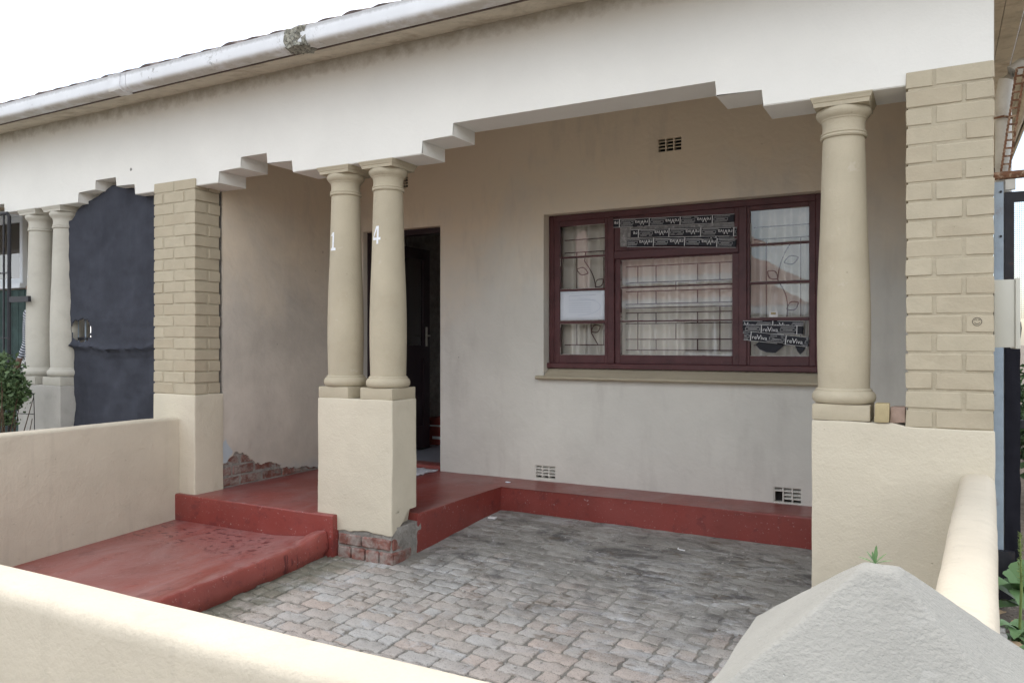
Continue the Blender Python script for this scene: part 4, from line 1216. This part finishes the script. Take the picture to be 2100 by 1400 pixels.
# net: open weave above, doubled cloth below
m = bmesh.new()
for i in range(91):
    x = .395 + i * .011; tube_bm([(x, 1.438, 1.62), (x, 1.438, 2.30)], .0008, 3, m)
for k in range(62):
    z = 1.62 + k * .011; tube_bm([(.391, 1.440, z), (1.40, 1.440, z)], .0008, 3, m)
o = from_bm('shade_net', m, 'net', sg, 0); tag(o, kind='stuff')
dv, df_ = [], []
for k in range(41):
    for i in range(13):
        x = .345 + .075 * i / 12 + .012 * fn((0, 0, k * .16), 2) * (i / 12); z = .1 + 1.5 * k / 40
        dv.append((x, 1.415 + .01 * fn((x * 4, 0, z), 5), z))
for k in range(40):
    for i in range(12): a = k * 13 + i; df_.append((a, a + 1, a + 14, a + 13))
pyd('net_drape', dv, df_, 'net', sg, 60)

# floor cloth at the door, carton in the hall
cv, cf = [], []
for k in range(17):
    for i in range(19):
        x = -4.36 + .48 * i / 18; y = 1.46 + .30 * k / 16
        x += .03 * fn((0, y, 0), 9); y += .03 * fn((x, 0, 0), 7)
        cv.append((x, y, PZ + .010 + .016 * abs(fn((x, y, 0), 12)) + .010 * abs(fn((x, y, 5), 26))))
for k in range(16):
    for i in range(18): a = k * 19 + i; cf.append((a, a + 1, a + 20, a + 19))
o = pyd('floor_cloth', cv, cf, 'cloth', None, 60); tag(o, 'crumpled pale grey cloth lying on the red floor at the doorway', 'cloth')
sol = o.modifiers.new('thickness', 'SOLIDIFY'); sol.thickness = .012; sol.offset = -1
ct = empty('carton', (-4.62, 3.15, .376)); tag(ct, 'red and white carton on the hall floor inside the doorway', 'box')
box('body', -4.86, -4.45, 3.02, 3.30, .376, .66, 'card', ct, bev=.004); box('lid', -4.864, -4.446, 3.016, 3.304, .60, .668, 'card', ct, bev=.004)
box('printed_band', -4.80, -4.52, 3.014, 3.0155, .44, .47, 'white', ct); box('printed_band', -4.84, -4.47, 3.014, 3.0155, .575, .592, 'white', ct)

# litter
def litter(name, x, y, z, pts, mat, label, cat):
    b = bmesh.new(); tube_bm([(x + a, y + b_, z + c) for a, b_, c in pts], .0035, 6, b)
    o = from_bm(name, b, mat); tag(o, label, cat, 'litter on the paving'); return o
litter('plastic_hook', -1.47, 1.02, pz(-1.47, 1.02) + .006, [(-.03, .04, 0), (-.028, .015, .001), (-.01, 0, .001), (.025, -.004, 0)], 'white', 'curved white plastic scrap on the dark paving', 'scrap')
b = bmbox(-3.0, -2.935, 1.13, 1.165, pz(-2.97, 1.15) + .001, pz(-2.97, 1.15) + .012, .003, 1); slices(b, .02); jitter(b, .006, 40, 1)
o = from_bm('paper_scrap', b, 'white'); tag(o, 'white paper scrap on the paving beside the red porch edge', 'scrap', 'litter on the paving')
b = bmbox(-3.08, -3.04, 1.55, 1.57, PZ + .001, PZ + .008, .002, 1); jitter(b, .004, 40, 1)
o = from_bm('paper_scrap', b, 'paper'); tag(o, 'small pale scrap on the red floor by the porch wall', 'scrap', 'litter on the paving')
rl = random.Random(21); m = bmesh.new()
for k in range(260):
    x = rl.uniform(-3.4, -.55); y = rl.uniform(-.9, 1.36)
    if x < -3.0 and y > 0: continue
    s = rl.uniform(.0015, .0045) * (1.6 if rl.random() < .12 else 1)
    bmbox(x - s, x + s * rl.uniform(.6, 1.6), y - s, y + s, pz(x, y), pz(x, y) + s * 1.1, bm=m)
jitter(m, .0015, 200, 1)
M['grit'] = surf('pale_grit', (.42, .40, .37), .3, 60, bump=0)
o = from_bm('grit', m, 'grit', None, 0); tag(o, 'pale crumbs of plaster and grit scattered over the paving', 'grit', kind='stuff')

# ================================================================== neighbour's side
# shade cloth stretched between column and pillar
def cloth_top(x):
    pts = [(-6.61, 2.525), (-6.53, 2.53), (-6.47, 2.60), (-6.43, 2.64), (-6.2, 2.70), (-5.98, 2.775), (-5.9, 2.77), (-5.6, 2.70), (-5.47, 2.64), (-5.40, 2.50), (-5.34, 2.44)]
    for (a, za), (b_, zb_) in zip(pts, pts[1:]):
        if a <= x <= b_: return za + (zb_ - za) * (x - a) / (b_ - a)
    return 2.5
cvv, cff = {}, []
vl = []
NX, NZ = 66, 130
def cpt(i, k):
    if (i, k) not in cvv:
        x = -6.61 + 1.27 * i / NX; t = k / NZ; z = .12 + (cloth_top(x) - .12) * t
        y = .10 + .014 * fn((x * 1.2, 0, z), 2.2) + .006 * fn((x * 2, 0, z * 2), 5) + .006 * fn((x * 5, 0, z * .6), 4) + .004 * fn((x, 0, z * 4), 6)
        zf = 1.46 - .04 * math.sin((x + 6.6) * 2.4) + .02 * fn((x, 0, 0), 6)
        dz = z - zf
        y -= .035 * math.exp(-(dz / .018) ** 2) + .02 * math.exp(-((dz + .04) / .012) ** 2) * (x > -6.3)
        if dz < 0:
            y += .02 + .018 * math.sin((x * 1.3 - z * .9) * 14) * min(1, -dz * 2) * .6
        cvv[i, k] = len(vl); vl.append((x, y, z))
    return cvv[i, k]
for k in range(NZ):
    for i in range(NX):
        x = -6.61 + 1.27 * (i + .5) / NX; z = .12 + (cloth_top(x) - .12) * (k + .5) / NZ
        ex = (x + 6.405) / .14; ez = (z - 1.582) / .09
        if abs(ex) ** 3 + abs(ez) ** 3 < 1 + .3 * fn((x, 0, z), 30): continue
        cff.append((cpt(i, k), cpt(i + 1, k), cpt(i + 1, k + 1), cpt(i, k + 1)))
o = pyd('shade_cloth', vl, cff, 'rubber', None, 80); tag(o, 'dark navy cloth hung across the neighbour porch opening, with a torn hole', 'cloth')
sol = o.modifiers.new('thickness', 'SOLIDIFY'); sol.thickness = .003
gt = empty('porch_gate', (-5.95, .17, .35)); tag(gt, 'barred gate behind the dark cloth, glimpsed through its torn hole', 'gate')
for k in range(12): from_bm('bar', tube_bm([(-6.56 + k * .105, .17, .36), (-6.56 + k * .105, .17, 2.4)], .007, 6), 'galv', gt)
for z in (.40, 1.50, 2.38): box('rail', -6.58, -5.36, .164, .176, z, z + .025, 'steel', gt)
# security screen left of the paired columns
ss = empty('security_screen', (-8.2, -.03, .3)); tag(ss, 'black steel barred screen at the far left edge in front of the neighbour porch', 'security gate')
def sx(u, y=-.03):
    x_ = (u - 1050) / 1600; return (x_ * C_ - S_) / (x_ * S_ + C_) * (y + CAMD)
xr = sx(19)
from_bm('frame', tube_bm([(xr, -.03, .2), (xr, -.03, 2.60), (xr - .03, -.03, 2.63), (xr - 1.6, -.03, 2.63)], .016, 8), 'steel', ss)
for k in range(12): from_bm('bar', tube_bm([(xr - .085 - k * .13, -.03, .2), (xr - .085 - k * .13, -.03, 2.62)], .009, 6), 'steel', ss)
for z in (.9, 1.52, 2.10): from_bm('cross_bar', tube_bm([(xr, -.03, z), (xr - 1.6, -.03, z)], .007, 6), 'steel', ss)
box('bracket', xr, sx(60), -.04, -.015, 1.835, 1.885, 'steel', ss)
# neighbour porch wall with white window and green planking
nw = 1.0
box('porch_wall', -12.5, -7.9, nw, nw + .15, .1, 3.3, 'wall', N)
box('pier_wall', -7.9, -6.9, nw + .5, nw + .65, .1, 3.3, 'plank', N)  # dark plank colour stands in for the dim porch seen through the hole
box('party_wall', -5.32, -5.10, .27, nw + 1.2, .1, 3.3, 'wall', N)
box('porch_ceiling', -12, -5.32, .28, nw + .6, 3.3, 3.34, 'ceil', N)
box('porch_slab', -12, -5.1, .0, nw + .6, -.2, .34, 'red', N)
NWn = put(empty('window', (-9.3, nw, 2.1)), N)
def nxp(u): return sx(u, nw - .06)
wr = nxp(46); wl = wr - 1.5
for (a, b_) in ((wr - .055, wr), (wl, wl + .055)): box('frame', a, b_, nw - .06, nw - .002, 2.13, 2.86, 'alu', NWn, bev=.004)
for (a, b_) in ((2.13, 2.185), (2.80, 2.86)): box('frame', wl + .055, wr - .055, nw - .058, nw - .004, a, b_, 'alu', NWn)
box('window_sill', wl - .02, wr + .02, nw - .10, nw - .001, 2.075, 2.128, 'alu', NWn)
box('window_head', wl - .02, wr + .02, nw - .08, nw - .001, 2.862, 2.94, 'alu', NWn)
box('dark_slab', wl + .055, wr - .055, nw - .02, nw - .006, 2.186, 2.80, 'dark', NWn)  # black slab behind the glass paints the shade of an unlit room
pyd('pane', [(wl + .055, nw - .035, 2.186), (wr - .055, nw - .035, 2.186), (wr - .055, nw - .035, 2.80), (wl + .055, nw - .035, 2.80)], [(0, 1, 2, 3)], 'glass', NWn, 0)
pk = put(empty('plank_screen', (-9, nw - .03, .34)), N)
for k in range(16):
    x = nxp(60) - k * .115; box('plank', x - .108, x, nw - .045, nw - .02 + .003 * (k % 2), .36, 2.06, 'plank', pk)

# person standing behind the neighbour's columns
def person():
    yb = .50; xb = sx(79, yb); zf = .34
    e = empty('person', (xb, yb, zf)); tag(e, 'person in a black and white striped top standing behind the neighbour columns', 'person')
    vs_ = [(0, 0, .92, .15, .11), (0, 0, 1.10, .125, .095), (0, .01, 1.28, .145, .105), (0, .01, 1.42, .13, .085), (0, 0, 1.50, .055, .055), (0, -.01, 1.57, .05, .05),
           (-.155, .01, 1.43, .062, .062), (-.205, .02, 1.30, .055, .055), (-.235, .03, 1.13, .047, .047), (-.235, -.03, .99, .04, .04), (-.225, -.09, .88, .032, .032), (-.22, -.11, .81, .026, .040), (-.22, -.12, .74, .015, .03),
           (.155, .01, 1.43, .062, .062), (.205, .02, 1.30, .055, .055), (.235, .03, 1.13, .047, .047), (.235, -.03, .99, .04, .04), (.225, -.09, .88, .032, .032), (.22, -.11, .81, .026, .040), (.22, -.12, .74, .015, .03),
           (-.09, 0, .84, .09, .095), (-.10, 0, .48, .06, .065), (-.10, .01, .27, .055, .06), (-.10, .01, .08, .036, .04), (-.10, -.12, .03, .04, .03),
           (.09, 0, .84, .09, .095), (.10, 0, .48, .06, .065), (.10, .01, .27, .055, .06), (.10, .01, .08, .036, .04), (.10, -.12, .03, .04, .03)]
    ed = [(0, 1), (1, 2), (2, 3), (3, 4), (4, 5), (3, 6), (6, 7), (7, 8), (8, 9), (9, 10), (10, 11), (11, 12), (3, 13), (13, 14), (14, 15), (15, 16), (16, 17), (17, 18), (18, 19), (0, 20), (20, 21), (21, 22), (22, 23), (23, 24), (0, 25), (25, 26), (26, 27), (27, 28), (28, 29)]
    me = bpy.data.meshes.new('body'); me.from_pydata([v_[:3] for v_ in vs_], ed, [])
    ob = bpy.data.objects.new('body', me); COL.objects.link(ob)
    md = ob.modifiers.new('s', 'SKIN')
    for i, v_ in enumerate(vs_): me.skin_vertices[0].data[i].radius = (v_[3], v_[4])
    me.skin_vertices[0].data[0].use_root = True
    sb = ob.modifiers.new('d', 'SUBSURF'); sb.levels = 2; sb.render_levels = 2
    dg = bpy.context.evaluated_depsgraph_get()
    nm = bpy.data.meshes.new_from_object(ob.evaluated_get(dg)); bpy.data.objects.remove(ob)
    nm.materials.clear()
    for q in ('stripe', 'skirt', 'skin'): nm.materials.append(M[q])
    for p in nm.polygons:
        c = p.center
        arm = abs(c.x) > .165
        p.material_index = 2 if (c.z > 1.49 or (arm and c.z < .99) or c.z < .33) else (0 if c.z > .96 or arm else 1)
        p.use_smooth = True
    bo = bpy.data.objects.new('body', nm); COL.objects.link(bo); bo.parent = e
    # head with face, hair
    b = bmesh.new(); bmesh.ops.create_uvsphere(b, u_segments=24, v_segments=16, radius=1)
    for v_ in b.verts:
        c = v_.co; c.x *= .074; c.y *= .092; c.z *= .112
        if c.z < 0: c.x *= 1 + c.z * 2.2
        if c.y < -.07 and abs(c.x) < .016 and -.04 < c.z < .01: c.y -= .016
        c.z += 1.675; c.y -= .015
    hd_ = from_bm('head', b, 'skin', None, 80); hd_.parent = e
    b = bmesh.new(); bmesh.ops.create_uvsphere(b, u_segments=20, v_segments=12, radius=1)
    for v_ in b.verts:
        c = v_.co; c.x *= .084; c.y *= .098; c.z *= .105; c.y += .018; c.z += 1.70
    hr = from_bm('hair', b, 'hair', None, 80); hr.parent = e
    for s in (-1, 1):
        for k in range(4):
            b = tube_bm([(s * .22 - .006, -.085 - .0 + k * -.0, .78), (s * .222, -.135 + k * .018, .74), (s * .215, -.14 + k * .019, .70 + .01 * (k in (0, 3))), (s * .205, -.135 + k * .018, .675)], [.010, .009, .008, .006], 6)
            f_ = from_bm('finger', b, 'skin', None, 80); f_.parent = e
        b = tube_bm([(s * .20, -.13, .80), (s * .185, -.155, .76), (s * .18, -.15, .73)], [.011, .010, .007], 6)
        f_ = from_bm('thumb', b, 'skin', None, 80); f_.parent = e
    # sleeve cuff and skirt
    b = bmesh.new(); rg = []
    for (z, rx, ry, yy) in ((1.0, .16, .12, 0), (.86, .185, .145, 0), (.6, .20, .16, 0), (.36, .215, .175, 0)):
        rg.append([b.verts.new((rx * math.cos(2 * math.pi * k / 40) * (1 + .03 * math.sin(k * 2.1) * (1.05 - z)), yy + ry * math.sin(2 * math.pi * k / 40) * (1 + .04 * math.cos(k * 1.9) * (1.05 - z)), z)) for k in range(40)])
    for a, c in zip(rg, rg[1:]):
        for k in range(40): b.faces.new((a[k], a[(k + 1) % 40], c[(k + 1) % 40], c[k]))
    sk = from_bm('skirt', b, 'skirt', None, 60); sk.parent = e
    return e
person()

# leaves: many small folded faces
def leaves(name, centre, rad, n, size, mat, parent, seed, shell=.35):
    rr = random.Random(seed); vv, ff = [], []
    clumps = [Vector((rr.gauss(0, .45), rr.gauss(0, .45), rr.gauss(0, .45))) for _ in range(max(6, n // 90))]
    for _ in range(n):
        c = rr.choice(clumps) + Vector((rr.gauss(0, .2), rr.gauss(0, .2), rr.gauss(0, .2)))
        if c.length > 1.15: c *= 1.0 / c.length
        p = Vector(centre) + Vector((c.x * rad[0], c.y * rad[1], c.z * rad[2]))
        d = Vector((rr.gauss(0, 1), rr.gauss(0, 1), rr.gauss(0, .7) + .3)).normalized(); s = d.orthogonal().normalized()
        s = (Matrix.Rotation(rr.uniform(0, 6.28), 3, d) @ s); nn = d.cross(s)
        L_ = size * rr.uniform(.6, 1.3); w_ = L_ * rr.uniform(.28, .42); k = len(vv)
        vv += [p, p + d * L_ * .5 + s * w_ - nn * w_ * .3, p + d * L_, p + d * L_ * .5 - s * w_ - nn * w_ * .3, p + d * L_ * .5 + nn * w_ * .2]
        ff += [(k, k + 1, k + 4), (k + 1, k + 2, k + 4), (k + 2, k + 3, k + 4), (k + 3, k, k + 4)]
    return pyd(name, vv, ff, mat, parent, 0)
def twigs(parent, base, tips, r=.006, name='branch'):
    m = bmesh.new()
    for t_ in tips:
        mid = (Vector(base) + Vector(t_)) / 2 + Vector((random.uniform(-.05, .05), random.uniform(-.05, .05), .05))
        tube_bm([base, mid, t_], [r, r * .7, r * .35], 5, m)
    return from_bm(name, m, 'twig', parent, 60)
bu = empty('garden_bush', (-6.75, -.35, 0)); tag(bu, 'small-leaved green bush at the far left behind the low wall', 'bush')
bx_, by_ = sx(8, -.35), -.35
bu.location = (bx_, by_, 0)
leaves('foliage', (bx_ - .05, by_, 1.16), (.26, .24, .22), 1500, .045, 'leaf', bu, 4)
leaves('foliage', (bx_ + .08, by_ + .02, 1.0), (.15, .15, .22), 500, .042, 'leaf', bu, 5)
rr = random.Random(8)
twigs(bu, (bx_, by_, .0), [(bx_ + rr.uniform(-.25, .2), by_ + rr.uniform(-.2, .2), rr.uniform(.75, 1.3)) for _ in range(26)], .008)
# thin wire frame by the neighbour plinth
wf = bmesh.new(); yy = -.22
pa_, pb_ = sx(29, yy), sx(69, yy)
for (a, b_) in (((pa_, 1.035), (pb_, 1.06)), ((pb_, 1.06), (pb_ + .01, .88)), ((pa_, 1.035), (pa_ + .01, .6)), ((pa_, .885), (pb_ + .01, .89)), ((pb_ + .01, .89), (pb_ + .02, .2)), ((pa_ + .01, .6), (pa_ + .02, .2))):
    tube_bm([(a[0], yy, a[1]), (b_[0], yy, b_[1])], .0035, 5, wf)
o = from_bm('wire_frame', wf, 'steel', None, 60); tag(o, 'thin black wire plant frame in front of the neighbour column base', 'wire frame')
# ---- plants at the right edge
def broad_leaf(V_, F_, p, d, L_, w_, droop, rr):
    d = Vector(d).normalized(); s = d.cross(Vector((0, 0, 1))).normalized(); k = len(V_); n = 7
    for i in range(n + 1):
        t = i / n; c = Vector(p) + d * L_ * t + Vector((0, 0, -droop * t * t)); ww = w_ * math.sin(math.pi * min(1, .08 + .92 * t)) ** .8 * (1 + .15 * math.sin(i * 2.3))
        V_ += [c - s * ww + Vector((0, 0, .25 * ww)), c, c + s * ww + Vector((0, 0, .25 * ww))]
    for i in range(n):
        a = k + i * 3; F_ += [(a, a + 1, a + 4, a + 3), (a + 1, a + 2, a + 5, a + 4)]
def weed(name, x, y, z, n, L_, w_, seed, mat, label, cat, spike=None, group=None, lean=.3):
    rr = random.Random(seed); e = empty(name, (x, y, z)); tag(e, label, cat, group)
    for i in range(n):
        V_, F_ = [], []
        a = rr.uniform(0, 6.28)
        broad_leaf(V_, F_, (x, y, z + rr.uniform(0, L_ * .5)), (math.cos(a), math.sin(a), rr.uniform(.2, 1.3)), L_ * rr.uniform(.6, 1.1), w_ * rr.uniform(.7, 1.1), L_ * rr.uniform(.1, .6), rr)
        pyd('leaf', V_, F_, mat, e, 60)
    if spike:
        h_ = spike; m = bmesh.new()
        tube_bm([(x, y, z), (x + .01, y, z + h_ * .5), (x + .004, y, z + h_)], [.007, .006, .003], 6, m)
        from_bm('stalk', m, 'stem', e, 60)
        V_, F_ = [], []
        for k in range(150):
            t = rr.uniform(.55, 1.0); a = rr.uniform(0, 6.28); r_ = .011 * (1.15 - t) + .005; c = Vector((x + .006, y, z + h_ * t)); d = Vector((math.cos(a), math.sin(a), .8)); s = d.cross(Vector((0, 0, 1))).normalized() * .004; q = len(V_)
            V_ += [c + d * r_ - s, c + d * r_ + s, c + d * (r_ + .008)]; F_ += [(q, q + 1, q + 2)]
        pyd('seed_head', V_, F_, 'stem', e, 0)
    return e
GW = 'weeds along the side path'
weed('flowering_weed', .352, .62, -.02, 9, .16, .04, 3, 'leaf2', 'tall weed with a knobbly green seed spike at the right edge', 'weed', spike=.56, group=GW)
weed('broad_leaf_weed', .40, 1.12, .02, 11, .24, .07, 5, 'leaf2', 'broad leaved weed at the foot of the dark side gate', 'weed', group=GW)
weed('low_weed', .33, .30, -.02, 12, .13, .035, 11, 'leaf2', 'low leafy weed just behind the slope of the grey pier', 'weed', group=GW)
rr = random.Random(31)
LL = ['dry brown leaf on the soil nearest the right-hand wall', 'dry leaf on the soil between the seed spike and the broad leaved weed', 'dry leaf lying closest to the grey pier on the side soil', 'dry leaf against the foot of the side gate', 'dry leaf right of the seed spike at the picture edge']
for k, (lx, ly) in enumerate(((.30, .62), (.34, .85), (.36, .45), (.31, .98), (.42, .75))):
    V_, F_ = [], []; a = rr.uniform(0, 6.28)
    broad_leaf(V_, F_, (lx, ly, .005 + .01 * k), (math.cos(a), math.sin(a), .2), .10, .028, .02, rr)
    o = pyd('fallen_leaf', V_, F_, 'dry', None, 60); tag(o, LL[k], 'leaf', 'fallen leaves on the side path')
# tiny sprout in a crack behind the pier cap
V_, F_ = [], []; rr = random.Random(2); bx0, by0, bz0 = -.081, -2.716, 1.150
spr = empty('sprout', (bx0, by0, bz0)); tag(spr, 'tiny green sprout peeking over the tip of the grey pier', 'sprout')
for (dx, dz, L_) in ((-.9, .35, .022), (-.5, .8, .020), (0.05, 1.0, .026), (.6, .75, .022), (.95, .4, .022), (-.2, .9, .018)):
    V_, F_ = [], []
    broad_leaf(V_, F_, (bx0, by0, bz0 + .006), (dx, .15, dz), L_ * 1.15, .0028, .003, rr)
    pyd('leaf', V_, F_, 'leaf2', spr, 60)
# greenery and yard wall beyond the side gate
for k, (hx, hy, hz, rad) in enumerate(((1.0, 4.6, .45, .5), (1.5, 6.2, .6, .7), (.95, 7.8, .6, .6), (2.0, 9.5, .9, 1.0))):
    e = empty('yard_shrub', (hx, hy, 0)); tag(e, ['low shrub just behind the side gate', 'middle shrub behind the side gate', 'shrub at the far end of the side path', 'largest far shrub beyond the side path'][k], 'shrub', 'shrubs beyond the side gate')
    leaves('foliage', (hx, hy, hz), (rad, rad, hz * .95), 900, .09, 'leaf3', e, 40 + k)
    twigs(e, (hx, hy, 0), [(hx + rad * .5 * math.cos(q), hy + rad * .5 * math.sin(q), hz * 1.2) for q in range(6)], .012, 'stem')

# ================================================================== across the street (seen in the window glass)
def far_house(x0, x1, y0, wall, label):
    e = empty('street_house', ((x0 + x1) / 2, y0, -.15)); tag(e, label, 'house', 'houses across the street')
    zt = 2.55; yb = y0 - 7
    wall_grid('wall', x0, x1, -.2, zt, [(x0 + 1.2, x0 + 2.8, .9, 2.0), (x0 + 4.2, x0 + 5.2, -.1, 2.05), (x1 - 3.0, x1 - 1.4, .9, 2.0)], y0 - .2, y0, wall, e)
    box('wall', x0, x0 + .2, yb, y0 - .2, -.2, zt, wall, e); box('wall', x1 - .2, x1, yb, y0 - .2, -.2, zt, wall, e)
    for a in (x0 + 1.2, x1 - 3.0):
        wv_ = put(empty('window', (a, y0, .9)), e)
        box('frame', a, a + 1.6, y0 - .15, y0 - .11, 1.92, 2.0, 'alu', wv_); box('frame', a, a + 1.6, y0 - .15, y0 - .11, .9, .98, 'alu', wv_); box('frame', a + .77, a + .83, y0 - .15, y0 - .11, .98, 1.92, 'alu', wv_)
        box('pane', a, a + 1.6, y0 - .19, y0 - .16, .9, 2.0, 'dark', wv_)
    box('door', x0 + 4.2, x0 + 5.2, y0 - .18, y0 - .12, -.15, 2.05, 'plank', e)
    box('fascia', x0 - .45, x1 + .45, y0 + .40, y0 + .44, 2.55, 2.78, 'alu', e, bev=.005)
    box('eave_soffit', x0 - .45, x1 + .45, yb - .4, y0 + .40, 2.55, 2.60, 'ceil', e)
    yr = (y0 + yb) / 2; hip = 3.4
    a, b_, c, d = (x0 - .5, y0 + .46, 2.76), (x1 + .5, y0 + .46, 2.76), (x1 + .5, yb - .5, 2.76), (x0 - .5, yb - .5, 2.76)
    r0, r1 = (x0 + hip, yr, 4.9), (x1 - hip, yr, 4.9)
    pyd('roof', [a, b_, c, d, r0, r1], [(0, 1, 5, 4), (1, 2, 5), (2, 3, 4, 5), (3, 0, 4)], 'oproof', e, 0)
    return e
far_house(-14.2, -3.0, -12.6, 'oprwall', 'white street house with a red hipped roof mirrored in the window')
far_house(1.5, 12.5, -12.6, 'oprwall', 'white street house with a red hipped roof across the road at right, outside the view')
